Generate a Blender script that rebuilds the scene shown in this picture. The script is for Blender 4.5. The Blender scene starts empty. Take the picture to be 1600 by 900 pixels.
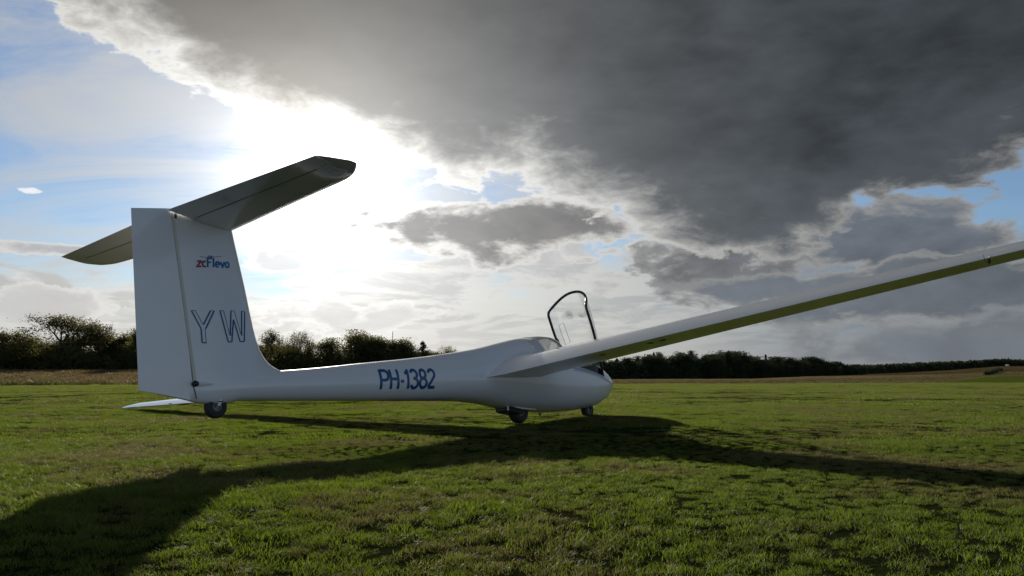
import bpy, bmesh, math, random
import numpy as np
from mathutils import Matrix, Vector
rad = math.radians
SC = bpy.context.scene
COL = SC.collection

# ------------------------------------------------------------------ camera
CAM_H, FPX, HOR = 0.616, 1180.6, 588.0
PITCH = math.atan((HOR-450)/FPX)
cam = bpy.data.objects.new('camera', bpy.data.cameras.new('camera')); COL.objects.link(cam)
cam.location = (0, 0, CAM_H); cam.rotation_euler = (math.pi/2+PITCH, 0, 0)
cam.data.sensor_width = 36; cam.data.lens = FPX/1600*36
cam.data.clip_start = 0.05; cam.data.clip_end = 6000
SC.camera = cam
SC.view_settings.view_transform = 'Standard'; SC.view_settings.look = 'None'
SC.view_settings.exposure = 0.14; SC.view_settings.gamma = 1
SC.render.film_transparent = False

def pxdir(x, y):            # photo pixel -> world direction (azimuth deg clockwise from +Y, elevation deg)
    u = (x-800)/FPX; q = -(y-450)/FPX; c, s = math.cos(PITCH), math.sin(PITCH)
    v = Vector((u, c-q*s, s+q*c)).normalized()
    return math.degrees(math.atan2(v.x, v.y)), math.degrees(math.asin(v.z))
SUN_AZ, SUN_EL = pxdir(499, 286)

# ------------------------------------------------------------------ world
W = bpy.data.worlds.new('World'); SC.world = W; W.use_nodes = True
nt = W.node_tree; nt.nodes.clear()
class N:
    def __init__(s, nt): s.nt = nt
    def n(s, t, **k):
        o = s.nt.nodes.new(t)
        for a, b in k.items(): setattr(o, a, b)
        return o
    def link(s, a, b): s.nt.links.new(a, b)
    def put(s, sock, v):
        if isinstance(v, bpy.types.NodeSocket): s.link(v, sock)
        else: sock.default_value = v
    def m(s, op, a, b=None, c=None, clamp=False):
        o = s.n('ShaderNodeMath', operation=op, use_clamp=clamp); s.put(o.inputs[0], a)
        if b is not None: s.put(o.inputs[1], b)
        if c is not None: s.put(o.inputs[2], c)
        return o.outputs[0]
    def vm(s, op, a, b=None, scale=None):
        o = s.n('ShaderNodeVectorMath', operation=op); s.put(o.inputs[0], a)
        if b is not None: s.put(o.inputs[1], b)
        if scale is not None: s.put(o.inputs['Scale'], scale)
        return o.outputs['Value'] if op in ('DOT_PRODUCT', 'LENGTH') else o.outputs[0]
    def mix(s, f, a, b, mode='MIX'):
        o = s.n('ShaderNodeMix', data_type='RGBA', blend_type=mode, clamp_factor=True)
        s.put(o.inputs['Factor'], f)
        for i, v in ((6, a), (7, b)):
            if not isinstance(v, bpy.types.NodeSocket) and len(v) == 3: v = (*v, 1)
            s.put(o.inputs[i], v)
        return o.outputs[2]
    def ss(s, v, a, b):     # smoothstep
        o = s.n('ShaderNodeMapRange', interpolation_type='SMOOTHSTEP'); s.put(o.inputs[0], v)
        s.put(o.inputs[1], a); s.put(o.inputs[2], b); o.inputs[3].default_value = 0; o.inputs[4].default_value = 1
        return o.outputs[0]
    def noise(s, vec, scale, detail=5, rough=.55, dist=0.0, dim='3D'):
        o = s.n('ShaderNodeTexNoise', noise_dimensions=dim); s.put(o.inputs['Vector'], vec)
        o.inputs['Scale'].default_value = scale; o.inputs['Detail'].default_value = detail
        o.inputs['Roughness'].default_value = rough; o.inputs['Distortion'].default_value = dist
        return o.outputs[0]
    def comb(s, x, y, z):
        o = s.n('ShaderNodeCombineXYZ')
        for i, v in enumerate((x, y, z)): s.put(o.inputs[i], v)
        return o.outputs[0]
    def sep(s, v):
        o = s.n('ShaderNodeSeparateXYZ'); s.put(o.inputs[0], v); return o.outputs
w = N(nt)
SKYMUL = (.68, .74, .85)
sky = w.n('ShaderNodeTexSky', sky_type='NISHITA', sun_disc=False, sun_elevation=rad(SUN_EL), sun_rotation=rad(SUN_AZ),
          altitude=20, air_density=1.0, dust_density=0.05, ozone_density=2.0)
D = w.n('ShaderNodeTexCoord').outputs['Generated']
D = w.vm('NORMALIZE', D)
dx, dy, dz = w.sep(D)
az = w.m('MULTIPLY', w.m('ARCTAN2', dx, dy), 57.29578)      # degrees, 0 = view direction, + right
el = w.m('MULTIPLY', w.m('ARCSINE', dz), 57.29578)
sd = Vector((math.sin(rad(SUN_AZ))*math.cos(rad(SUN_EL)), math.cos(rad(SUN_AZ))*math.cos(rad(SUN_EL)), math.sin(rad(SUN_EL))))
cs = w.vm('DOT_PRODUCT', D, tuple(sd))
ang = w.m('MULTIPLY', w.m('ARCCOSINE', w.m('MINIMUM', cs, 0.99999)), 57.29578)
g1 = w.m('EXPONENT', w.m('MULTIPLY', ang, -1/1.9))
g2 = w.m('EXPONENT', w.m('MULTIPLY', ang, -1/6.5))
g3 = w.m('EXPONENT', w.m('MULTIPLY', ang, -1/19.0))
# cloud coordinates: metres on a deck seen in perspective, so the clouds flatten and crowd towards the horizon
D3 = w.vm('MULTIPLY', D, (1, 1, 2.2))
zz = w.m('ADD', w.m('MAXIMUM', dz, 0.0), 0.16)
DK = w.comb(w.m('DIVIDE', dx, zz), w.m('DIVIDE', dy, zz), 0.0)
n_warp = w.noise(D3, 5.0, 8, .60, .25)          # billows
n_fine = w.noise(D3, 15.0, 8, .62, .35)
n_big = w.noise(D3, 2.1, 4, .5, .3)
n_sh = w.noise(D3, 6.5, 5, .50, .15)
n_med = w.noise(D3, 9.0, 6, .55, .2)
n_lit = w.noise(w.vm('ADD', D3, tuple(sd*.035)), 6.5, 5, .50, .15)  # the billows a step nearer the sun
n_dk = w.noise(DK, 1.5, 9, .60, .6)             # small cloudlets on the deck
n_dk2 = w.noise(w.vm('ADD', DK, (.05, .10, 0)), 1.5, 9, .60, .6)
n_cir = w.noise(w.vm('MULTIPLY', w.vm('ADD', DK, (3.1, 1.0, 0)), (.7, 1.6, 1)), 1.1, 9, .66, 1.4)
def sub(v, k=0.5): return w.m('SUBTRACT', v, k)
def glow(a, b, c, k0=0.0):
    v = w.m('MULTIPLY_ADD', g1, a, k0); v = w.m('MULTIPLY_ADD', g2, b, v); return w.m('MULTIPLY_ADD', g3, c, v)
def col(f, c): return w.vm('SCALE', (c[0], c[1], c[2]), scale=f)
def ell(x0, y0, x1, y1, amp=.9, nz=None):             # cloud patch between two photo corners, ragged edge
    a0, e1 = pxdir(x0, y0); a1, e0 = pxdir(x1, y1)
    ca, ce, ra, re = (a0+a1)/2, (e0+e1)/2, abs(a1-a0)/2, abs(e1-e0)/2
    u = w.m('DIVIDE', w.m('SUBTRACT', az, ca), ra); v = w.m('DIVIDE', w.m('SUBTRACT', el, ce), re)
    r = w.m('SQRT', w.m('ADD', w.m('MULTIPLY', u, u), w.m('MULTIPLY', v, v)))
    r = w.m('MULTIPLY_ADD', sub(n_med), -amp*7.0, r); r = w.m('MULTIPLY_ADD', sub(n_fine), -amp*4.0, r)
    return w.m('SUBTRACT', 1.0, r)
rside = w.m('MULTIPLY', w.ss(az, 4, 30), w.ss(az, 130, 60))
front = w.ss(ang, 60, 125)                      # clouds opposite the sun are lit from the front
                         # the light falls off away from the sun towards the right
# clear sky: the physical sky plus the sun's aureole in thin haze (values x10: Background strength is 0.1)
c = w.vm('MULTIPLY', sky.outputs[0], SKYMUL)
gmod = w.m('MAXIMUM', w.m('MULTIPLY_ADD', n_cir, 2.6, -.30), .15)                 # thin cloud of uneven depth scatters the sunlight
c = w.vm('ADD', c, col(w.m('MULTIPLY', glow(65, 6.5, 1.5), gmod), (1.0, .985, .94)))
# thin high veil
veil = w.ss(w.m('ADD', n_cir, w.m('MULTIPLY', g3, .20)), .41, .74)
veil = w.m('MULTIPLY', veil, w.ss(az, 25, -5))
c = w.mix(w.m('MULTIPLY', veil, .75), c, col(glow(70, 7, 2.0, 3.9), (1, .99, .965)))
# broken stratocumulus deck low over the horizon
cover = w.m('ADD', w.m('MULTIPLY', w.ss(el, 13, 2), .34), w.m('MULTIPLY', w.ss(el, 18, 10), w.m('MULTIPLY', w.ss(az, -14, -5), .17)))
cover = w.m('ADD', cover, w.m('MULTIPLY', w.m('MULTIPLY', w.ss(el, 62, 25), front), .17))
cover = w.m('SUBTRACT', cover, .05)
low = w.ss(w.m('ADD', n_dk, cover), .60, .72)
core = w.ss(w.m('ADD', n_dk, w.m('MULTIPLY', w.m('SUBTRACT', n_dk, n_dk2), 1.5)), .40, .66)
lowc = w.mix(core, col(glow(110, 9, 4.6, 4.0), (1, .98, .925)), col(glow(60, 6.5, 4.2, 2.9), (1, .985, .96)))
fall = w.comb(*[w.m('SUBTRACT', 1.0, w.m('MULTIPLY', rside, k)) for k in (.56, .48, .36)])
lowc = w.mix(front, lowc, w.mix(core, (5.8, 6.5, 7.4), (3.9, 4.7, 5.8)))
c = w.mix(w.m('MULTIPLY', low, .90), c, w.vm('MULTIPLY', lowc, fall))
# uniform distant murk close to the horizon
murk = w.m('MULTIPLY', w.ss(el, 5.5, .5), .75)
c = w.mix(murk, c, w.vm('MULTIPLY', col(glow(120, 8, 6.0, 3.1), (1, .985, .94)), fall))
def patch(c, box, body, rim, amp=.5, op=.97, soft=.20, deep=.6):
    d = ell(*box, amp=amp); m = w.ss(d, 0.0, soft); inner = w.ss(d, 0.02, deep)
    return w.mix(w.m('MULTIPLY', m, op), c, w.mix(inner, rim, body))
rel = w.m('MULTIPLY', w.m('SUBTRACT', n_sh, n_lit), 5.0)      # relief of the billows
def body(k0, a, b, cc, kr=.6): return col(w.m('MAXIMUM', w.m('ADD', glow(0, a, b, k0), w.m('MULTIPLY_ADD', rel, kr, w.m('MULTIPLY', sub(n_fine), kr*1.0))), k0*.45), cc)
rimN = col(glow(100, 9, 6.5, 4.0), (1, .985, .94)); rimR = col(2.9, (1, .99, .96))
c = patch(c, (550, 302, 1030, 412), body(1.2, 2.5, 2.4, (1, .985, .96)), rimN, .38)
c = patch(c, (390, 385, 520, 435), body(2.6, 7, 4.0, (1, .98, .94)), rimN, .5, .7)
c = patch(c, (20, 372, 215, 408), body(2.6, 6, 3.6, (.99, .99, 1)), rimN, .4, .9)
c = patch(c, (18, 288, 76, 308), col(9, (1, 1, 1)), col(8, (1, 1, 1)), .6, .8)
c = patch(c, (380, 455, 640, 530), body(3.4, 5, 5.0, (1, .98, .95)), rimN, .5, .8)
c = patch(c, (-80, 440, 190, 520), body(3.9, 6, 3.6, (1, .99, .97)), rimN, .5, .9)
c = patch(c, (985, 345, 1330, 455), body(1.15, 2, 2.2, (.96, 1, 1.05)), rimR, .34, .95, .2, .42)
c = patch(c, (1235, 312, 1600, 425), body(1.3, 0, 1.2, (.86, .98, 1.16), .5), rimR, .22, .97, .14, .34)
c = patch(c, (1040, 418, 2300, 492), body(1.35, 0, 1.3, (.86, .98, 1.14), .4), rimR, .28, .95, .2, .4)
c = patch(c, (1080, 496, 2500, 610), body(1.55, 0, 1.6, (.88, .98, 1.10), .22), col(2.8, (.96, 1, 1.03)), .25, .9, .35)
# the great dark cloud: everything above a base line that the billows fray
fc = w.n('ShaderNodeFloatCurve')
w.put(fc.inputs['Value'], w.m('DIVIDE', w.m('ADD', az, 180.0), 360.0))
edge = [(20, -40), (60, -5), (150, 40), (225, 85), (290, 140), (360, 190), (440, 222), (540, 240), (640, 272), (740, 292), (850, 296), (940, 330),
        (1010, 385), (1110, 405), (1240, 415), (1300, 375), (1360, 322), (1440, 296), (1600, 262)]
pts = [(0.0, 64/90)] + [(.30, 64/90), (.375, 52/90)] + [((pxdir(x, y)[0]+180)/360, pxdir(x, y)[1]/90) for x, y in edge] + [(.64, 17/90), (.74, 32/90), (.84, 56/90), (1.0, 64/90)]
cv = fc.mapping.curves[0]
cv.points[0].location = pts[0]; cv.points[1].location = pts[-1]
for p in pts[1:-1]: cv.points.new(*p)
for p in cv.points: p.handle_type = 'VECTOR'
fc.mapping.update()
dens = w.m('SUBTRACT', el, w.m('MULTIPLY', fc.outputs[0], 90.0))
dens = w.m('ADD', dens, w.m('MULTIPLY', sub(n_warp), 11.0))
dens = w.m('ADD', dens, w.m('MULTIPLY', sub(n_fine), 8.0))
mm = w.ss(dens, -0.25, .9)
thick = w.ss(dens, -.2, w.m('MULTIPLY_ADD', rside, -3.0, 5.4))
rim = col(glow(60, 11, 7.5, 4.8), (1, .985, .94))
dark = w.m('ADD', w.m('MULTIPLY_ADD', sub(n_med), .42, glow(0, 8, 1.95, .27)), w.m('MULTIPLY', rel, .19))
dark = w.m('ADD', dark, w.m('MULTIPLY', sub(n_fine), .22))
dark = w.m('ADD', dark, w.m('MULTIPLY', sub(n_big), .9))
dark = w.m('ADD', dark, w.m('MULTIPLY', w.ss(dens, 10, 2), .35))
dark = w.m('MAXIMUM', dark, .28)
darkc = w.vm('MULTIPLY', w.comb(dark, dark, dark), w.mix(w.ss(az, -20, 30), (1.04, 1.0, .93), (.84, .98, 1.13)))
rim = w.vm('SCALE', rim, scale=w.m('MULTIPLY_ADD', rside, -.42, 1.0))
c = w.mix(mm, c, w.mix(w.m('POWER', thick, .55), rim, darkc))
below = w.ss(el, -.4, -3)
c = w.mix(below, c, (0.5, .55, .35))
bg = w.n('ShaderNodeBackground'); w.link(c, bg.inputs[0]); bg.inputs[1].default_value = 0.10
out = w.n('ShaderNodeOutputWorld'); w.link(bg.outputs[0], out.inputs[0])
W.cycles.sampling_method = 'MANUAL'; W.cycles.sample_map_resolution = 1024

sl = bpy.data.lights.new('sun', 'SUN'); sl.energy = 4.8; sl.angle = rad(0.8); sl.color = (1, .93, .80)
so = bpy.data.objects.new('sun', sl); COL.objects.link(so)
so.rotation_euler = sd.to_track_quat('Z', 'Y').to_euler(); so.location = sd*50

# ------------------------------------------------------------------ materials
def mat(name):
    m = bpy.data.materials.new(name); m.use_nodes = True; m.node_tree.nodes.clear(); return m, N(m.node_tree)
def finish(m, g, surf):
    o = g.n('ShaderNodeOutputMaterial'); g.link(surf, o.inputs[0]); return m
def principled(name, color, rough=.5, metal=0., coat=0., nscale=None, namt=.12, bump=0., coord='Object', spec=.5):
    m, g = mat(name); b = g.n('ShaderNodeBsdfPrincipled')
    b.inputs['Roughness'].default_value = rough; b.inputs['Metallic'].default_value = metal
    b.inputs['Coat Weight'].default_value = coat; b.inputs['Coat Roughness'].default_value = .06
    b.inputs['Specular IOR Level'].default_value = spec
    if nscale:
        tc = g.n('ShaderNodeTexCoord').outputs[coord]
        nz = g.noise(tc, nscale, 6, .6, .3)
        g.link(g.mix(nz, tuple(x*(1-namt) for x in color), tuple(min(1, x*(1+namt)) for x in color)), b.inputs['Base Color'])
        if bump:
            bp = g.n('ShaderNodeBump'); bp.inputs['Strength'].default_value = bump; bp.inputs['Distance'].default_value = .01
            g.link(nz, bp.inputs['Height']); g.link(bp.outputs[0], b.inputs['Normal'])
    else: b.inputs['Base Color'].default_value = (*color, 1)
    return finish(m, g, b.outputs[0])

def gelcoat():
    m, g = mat('white_gelcoat'); b = g.n('ShaderNodeBsdfPrincipled')
    tc = g.n('ShaderNodeTexCoord').outputs['Object']
    n1 = g.noise(tc, 1.3, 6, .6, .4); n2 = g.noise(tc, 55, 4, .6)
    st = g.noise(g.vm('MULTIPLY', tc, (1.2, 6, 6)), 3.0, 6, .65)
    c = g.mix(n1, (.74, .745, .74), (.80, .80, .785))
    c = g.mix(g.m('MULTIPLY', g.ss(st, .55, .8), .16), c, (.50, .49, .44))
    c = g.mix(g.m('MULTIPLY', g.ss(n2, .68, .76), .25), c, (.40, .38, .33))
    g.link(c, b.inputs['Base Color'])
    g.link(g.m('MULTIPLY_ADD', st, .16, .08), b.inputs['Roughness'])
    b.inputs['Coat Weight'].default_value = .45; b.inputs['Coat Roughness'].default_value = .09
    bp = g.n('ShaderNodeBump'); bp.inputs['Strength'].default_value = .05; bp.inputs['Distance'].default_value = .02
    g.link(g.noise(tc, 2.2, 2, .4), bp.inputs['Height']); g.link(bp.outputs[0], b.inputs['Normal']); g.link(bp.outputs[0], b.inputs['Coat Normal'])
    return finish(m, g, b.outputs[0])
GEL = gelcoat()
TAPE = principled('aged_white_tape', (.62, .60, .50), .5, nscale=6, namt=.15)
BLUE = principled('blue_vinyl', (.015, .085, .22), .3, coat=.2, nscale=9, namt=.1)
RED = principled('red_vinyl', (.34, .03, .04), .3, nscale=9, namt=.1)
LBLUE = principled('light_blue_vinyl', (.01, .16, .38), .3, nscale=9, namt=.1)
RUBBER = principled('tyre_rubber', (.022, .022, .023), .7, nscale=30, namt=.4, bump=.3)
BLACK = principled('black_frame_paint', (.018, .019, .02), .35, nscale=12, namt=.3)
ALU = principled('wheel_alloy', (.22, .225, .23), .5, metal=.7, nscale=20, namt=.15)
TUB = principled('grey_cockpit_lining', (.10, .10, .105), .7, nscale=14, namt=.25)
CUSH = principled('brown_seat_cloth', (.10, .065, .045), .9, nscale=40, namt=.4, bump=.4)
GREYM = principled('grey_hoop_paint', (.38, .385, .38), .4, nscale=10, namt=.1)
HOOP = principled('pale_hoop_paint', (.66, .65, .60), .4, nscale=10, namt=.1)
def plexi(name='canopy_plexiglass', haze=.07, refl=.55):
    m, g = mat(name)
    tr = g.n('ShaderNodeBsdfTransparent'); tr.inputs[0].default_value = (.985, .99, .99, 1)
    gl = g.n('ShaderNodeBsdfGlossy'); gl.inputs['Roughness'].default_value = .03
    f = g.n('ShaderNodeFresnel'); f.inputs[0].default_value = 1.49
    tc = g.n('ShaderNodeTexCoord').outputs['Object']
    df = g.n('ShaderNodeBsdfDiffuse'); df.inputs[0].default_value = (.8, .8, .78, 1)
    tl = g.n('ShaderNodeBsdfTranslucent'); tl.inputs[0].default_value = (.8, .8, .76, 1)
    dm = g.n('ShaderNodeMixShader'); dm.inputs[0].default_value = .6; g.link(df.outputs[0], dm.inputs[1]); g.link(tl.outputs[0], dm.inputs[2])
    m1 = g.n('ShaderNodeMixShader'); g.link(g.m('MULTIPLY', g.m('MULTIPLY_ADD', g.noise(tc, 3, 3, .5), .4, .3), haze), m1.inputs[0]); g.link(tr.outputs[0], m1.inputs[1]); g.link(dm.outputs[0], m1.inputs[2])
    m2 = g.n('ShaderNodeMixShader'); g.link(g.m('MULTIPLY', f.outputs[0], refl), m2.inputs[0]); g.link(m1.outputs[0], m2.inputs[1]); g.link(gl.outputs[0], m2.inputs[2])
    return finish(m, g, m2.outputs[0])
PLEXI = plexi(haze=.012, refl=.22); PLEXIR = plexi('dusty_canopy_plexiglass', .85, .4)

# ------------------------------------------------------------------ mesh helpers
def mesh(name, V, F, m=None, smooth=True):
    me = bpy.data.meshes.new(name); me.from_pydata([tuple(v) for v in V], [], [tuple(f) for f in F]); me.update()
    if m:
        for mm_ in (m if isinstance(m, (list, tuple)) else [m]): me.materials.append(mm_)
    if smooth: me.shade_smooth(); me.set_sharp_from_angle(angle=rad(38))
    return me
def link(name, me, parent=None, loc=None):
    o = bpy.data.objects.new(name, me); COL.objects.link(o)
    if parent: o.parent = parent
    if loc: o.location = loc
    return o
def tag(o, label=None, cat=None, group=None, kind=None):
    for k, v in (('label', label), ('category', cat), ('group', group), ('kind', kind)):
        if v: o[k] = v
    return o
def loft(rings, close=True, cap=True):
    V = [p for r in rings for p in r]; n = len(rings[0]); F = []
    for i in range(len(rings)-1):
        for j in range(n if close else n-1):
            k = (j+1) % n; F.append((i*n+j, i*n+k, (i+1)*n+k, (i+1)*n+j))
    if cap: F.append(tuple(range(n-1, -1, -1))); F.append(tuple((len(rings)-1)*n+j for j in range(n)))
    return V, F
def fixn(me):
    sm_ = len(me.polygons) and me.polygons[0].use_smooth
    bm = bmesh.new(); bm.from_mesh(me); bmesh.ops.recalc_face_normals(bm, faces=bm.faces); bm.to_mesh(me); bm.free()
    if sm_: me.shade_smooth(); me.set_sharp_from_angle(angle=rad(38))
    return me
def tube(path, r, n=8, flat=1.0):
    path = [Vector(p) for p in path]; rings = []
    up = Vector((0, 0, 1))
    for i, p in enumerate(path):
        t = (path[min(i+1, len(path)-1)]-path[max(i-1, 0)]).normalized()
        a = t.cross(up)
        if a.length < .05: a = t.cross(Vector((0, 1, 0)))
        a.normalize(); b = t.cross(a).normalized(); rr = r[i] if isinstance(r, (list, tuple)) else r
        rings.append([p+a*rr*math.cos(k*2*math.pi/n)+b*rr*flat*math.sin(k*2*math.pi/n) for k in range(n)])
    return loft(rings)
def merge(*vf):
    V, F = [], []
    for v, f in vf:
        k = len(V); V += list(v); F += [tuple(i+k for i in q) for q in f]
    return V, F
def boxvf(x0, x1, y0, y1, z0, z1):
    V = [(x, y, z) for x in (x0, x1) for y in (y0, y1) for z in (z0, z1)]
    return V, [(0, 1, 3, 2), (4, 6, 7, 5), (0, 4, 5, 1), (2, 3, 7, 6), (0, 2, 6, 4), (1, 5, 7, 3)]
def bevel(o, wd=.006, seg=2):
    b = o.modifiers.new('bevel', 'BEVEL'); b.width = wd; b.segments = seg; b.limit_method = 'ANGLE'; b.angle_limit = rad(40)
def disc_wheel(R, wd, prof, n=40):   # lathe about the y axis; prof = [(r, y)]
    rings = [[(r*math.cos(a), y, r*math.sin(a)) for r, y in prof] for a in [k*2*math.pi/n for k in range(n)]]
    V = [p for r in rings for p in r]; m_ = len(prof); F = []
    for i in range(n):
        for j in range(m_-1):
            a, b = i*m_, ((i+1) % n)*m_; F.append((a+j, a+j+1, b+j+1, b+j))
    return V, F

# ------------------------------------------------------------------ the glider (body axes: x forward, y to port, z up, origin under the main wheel)
PSI, PIT, ROL = rad(57.871), rad(-1.2124), rad(7.7036)
c_, s_ = math.cos, math.sin
Rz = Matrix(((c_(PSI), -s_(PSI), 0), (s_(PSI), c_(PSI), 0), (0, 0, 1)))
Ry = Matrix(((c_(PIT), 0, -s_(PIT)), (0, 1, 0), (s_(PIT), 0, c_(PIT))))
Rx = Matrix(((1, 0, 0), (0, c_(ROL), s_(ROL)), (0, -s_(ROL), c_(ROL))))
GM = (Rz @ Ry @ Rx).to_4x4(); GM.translation = Vector((0.121, 10.115, 0))
G = bpy.data.objects.new('glider', None); COL.objects.link(G); G.matrix_world = GM; G.empty_display_size = .3
tag(G, 'white T-tail glider parked on the grass, far wing tip down, front canopy open', 'glider')

def interp(tab):
    X = [a for a, _ in tab]; Y = [b for _, b in tab]
    n = len(X); dlt = [(Y[i+1]-Y[i])/(X[i+1]-X[i]) for i in range(n-1)]
    M = [dlt[0]]+[0 if dlt[i-1]*dlt[i] <= 0 else 2*dlt[i-1]*dlt[i]/(dlt[i-1]+dlt[i]) for i in range(1, n-1)]+[dlt[-1]]
    def f(x):
        if x <= X[0]: return Y[0]
        if x >= X[-1]: return Y[-1]
        i = max(j for j in range(n-1) if X[j] <= x); h = X[i+1]-X[i]; t = (x-X[i])/h
        return Y[i]*(2*t**3-3*t*t+1)+M[i]*h*(t**3-2*t*t+t)+Y[i+1]*(-2*t**3+3*t*t)+M[i+1]*h*(t**3-t*t)
    return f
TOP = interp([(-4.93, .50), (-4.5, .555), (-4.04, .585), (-3.64, .619), (-3.0, .687), (-2.19, .773), (-1.48, .863), (-.94, .945), (-.34, 1.061), (0, 1.124), (.30, 1.165),
              (.65, 1.20), (.97, 1.205), (1.3, 1.165), (1.65, 1.075), (1.95, .965), (2.2, .875), (2.45, .80), (2.7, .715), (2.86, .635), (2.93, .575), (2.95, .545)])
BOT = interp([(-4.93, .322), (-4.78, .297), (-4.62, .293), (-4.46, .320), (-4.07, .318), (-2.66, .310), (-1.56, .302), (-.91, .265), (-.49, .207), (-.19, .175),
              (.3, .145), (.82, .130), (1.3, .135), (1.61, .150), (2.0, .185), (2.29, .232), (2.6, .320), (2.8, .415), (2.91, .49), (2.95, .545)])
HW = interp([(-4.93, .046), (-4.6, .086), (-4.04, .118), (-3.64, .132), (-3.0, .155), (-2.19, .195), (-1.48, .243), (-.94, .288), (-.34, .332), (.3, .355), (1.2, .355),
             (1.7, .332), (2.1, .285), (2.4, .228), (2.65, .165), (2.82, .105), (2.91, .055), (2.95, .002)])
ZW = interp([(-4.93, .42), (-4.04, .452), (-2.66, .500), (-1.48, .545), (-.5, .56), (.6, .555), (1.8, .54), (2.95, .545)])
def NE(x): return 2.0+.35*max(0, min(1, (x+1.5)/2))*max(0, min(1, (2.9-x)/.6))
def surf(x, th, off=0.0):       # th -90 (keel) .. 90 (spine), starboard side y<0
    e = 2/NE(x); zw = ZW(x); h = HW(x)+off
    cc, ss_ = max(0, math.cos(th)), math.sin(th)
    y = h*cc**e
    z = zw+(TOP(x)-zw+off)*abs(ss_)**e if ss_ >= 0 else zw-(zw-BOT(x)+off)*abs(ss_)**e
    return y, z
def SILL(x): return .83-.19*max(0, (x-.3))/1.85
def th_of(x, z):
    zw = ZW(x); e = 2/NE(x)
    r = (z-zw)/max(1e-6, (TOP(x)-zw) if z >= zw else (zw-BOT(x)))
    return math.copysign(math.asin(min(1, abs(r))**(1/e)), r)
def yz_at(x, z, off=0.0): return surf(x, th_of(x, z), off)[0]
X0, X1 = .30, 2.17             # cockpit opening along the sill
def section(x, t, upper):      # t in 0..1 from keel to sill (lower) or sill to spine (upper)
    ts = th_of(x, SILL(min(max(x, X0-.6), X1+.2)))
    return surf(x, -math.pi/2+(ts+math.pi/2)*t) if not upper else surf(x, ts+(math.pi/2-ts)*t)
xs = sorted(set([-4.93+i*.09 for i in range(0, 56)]+[X0+(X1-X0)*i/28 for i in range(29)]+[2.17+i*.06 for i in range(1, 12)]+[2.87, 2.90, 2.92, 2.935, 2.945, 2.95]))
xs = [x for x in xs if x <= X0 or x in [X0+(X1-X0)*i/28 for i in range(29)] or x > X1]
NL, NU = 16, 12
def xshift(x, t, upper):       # the opening's front edge runs further forward on the spine; its rear edge leans forward a little
    if not upper: return x
    f = math.exp(-((x-X1)/.22)**2)*.16 if x < 2.6 else 0
    if X0 < x < X1-.3: f -= .11*max(0, 1-abs(x-.97)/.55)
    return min(x+f*math.sin(t*math.pi/2)**1.5*max(0, min(1, (2.6-x)/.3)), 2.95)
rowsR = []
for x in xs:
    row = []
    for j in range(NL+1): y, z = section(x, j/NL, False); row.append((x, -y, z))
    for j in range(1, NU+1):
        t = j/NU; xx = xshift(x, t, True); y, z = section(xx, t, True); row.append((xx, -y, z))
    rowsR.append(row)
V, F, FG1, FG2 = [], [], [], []
n1 = NL+NU+1
for row in rowsR: V += row+[(p[0], -p[1], p[2]) for p in row]
XMID = min(xs, key=lambda v: abs(v-.97))
for i in range(len(xs)-1):
    xm = (xs[i]+xs[i+1])/2
    for side in (0, 1):
        a, b = i*2*n1+side*n1, (i+1)*2*n1+side*n1
        for j in range(n1-1):
            f = (a+j, b+j, b+j+1, a+j+1) if side == 0 else (a+j, a+j+1, b+j+1, b+j)
            if j >= NL and X0 < xm < X1: (FG1 if xm < XMID else FG2).append(f)
            else: F.append(f)
def cleaned(name, V, F, m, dist=.0006):
    me = mesh(name, V, F, m); bm = bmesh.new(); bm.from_mesh(me)
    loose = [v for v in bm.verts if not v.link_faces]; bmesh.ops.delete(bm, geom=loose, context='VERTS')
    bmesh.ops.remove_doubles(bm, verts=bm.verts, dist=dist)
    bmesh.ops.recalc_face_normals(bm, faces=bm.faces); bm.to_mesh(me); bm.free(); me.shade_smooth(); me.set_sharp_from_angle(angle=rad(38)); return me
F.append(tuple([j for j in range(n1)]+[n1+j for j in range(n1-1, -1, -1)]))
fus = link('fuselage', cleaned('fuselage', V, F, [GEL, TUB]), G)
sm = fus.modifiers.new('skin', 'SOLIDIFY'); sm.thickness = .012; sm.offset = -1; sm.material_offset = 1
rc = link('rear_canopy', cleaned('rear_canopy', V, FG1, PLEXIR), G)
sm = rc.modifiers.new('skin', 'SOLIDIFY'); sm.thickness = .004; sm.offset = -1
# front canopy: same surface, swung forward about its front hinge
HX, HZ = 2.14, SILL(2.14)
OPEN = rad(60.5)
def swing(p, a=OPEN):
    x, z = p[0]-HX, p[2]-HZ
    return (HX+x*math.cos(a)+z*math.sin(a), p[1], HZ-x*math.sin(a)+z*math.cos(a))
Vs = [swing(p) for p in V]
fcn = link('front_canopy', cleaned('front_canopy', Vs, FG2, PLEXI), G)
sm = fcn.modifiers.new('skin', 'SOLIDIFY'); sm.thickness = .004; sm.offset = -1
def opening_rows(x0, x1, n=14): return [x0+(x1-x0)*i/n for i in range(n+1)]
def strip(path_out, wd_dir, th=.016, wd=.03):
    """flat bar following path_out; wd_dir(i) unit vector along which the bar is wide"""
    rings = []
    P_ = [Vector(p) for p in path_out]
    for i, p in enumerate(P_):
        t = (P_[min(i+1, len(P_)-1)]-P_[max(i-1, 0)]).normalized(); wv = Vector(wd_dir(i, p)); wv = (wv-t*wv.dot(t)).normalized(); nv = t.cross(wv)
        rings.append([p+wv*wd*a+nv*th*b for a, b in ((-.5, -.5), (.5, -.5), (.5, .5), (-.5, .5))])
    return loft(rings)
rail_x = opening_rows(XMID+.005, X1-.01)
pathR = [(x, -yz_at(x, SILL(x))+.006, SILL(x)+.004) for x in rail_x]
arch = []
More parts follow.
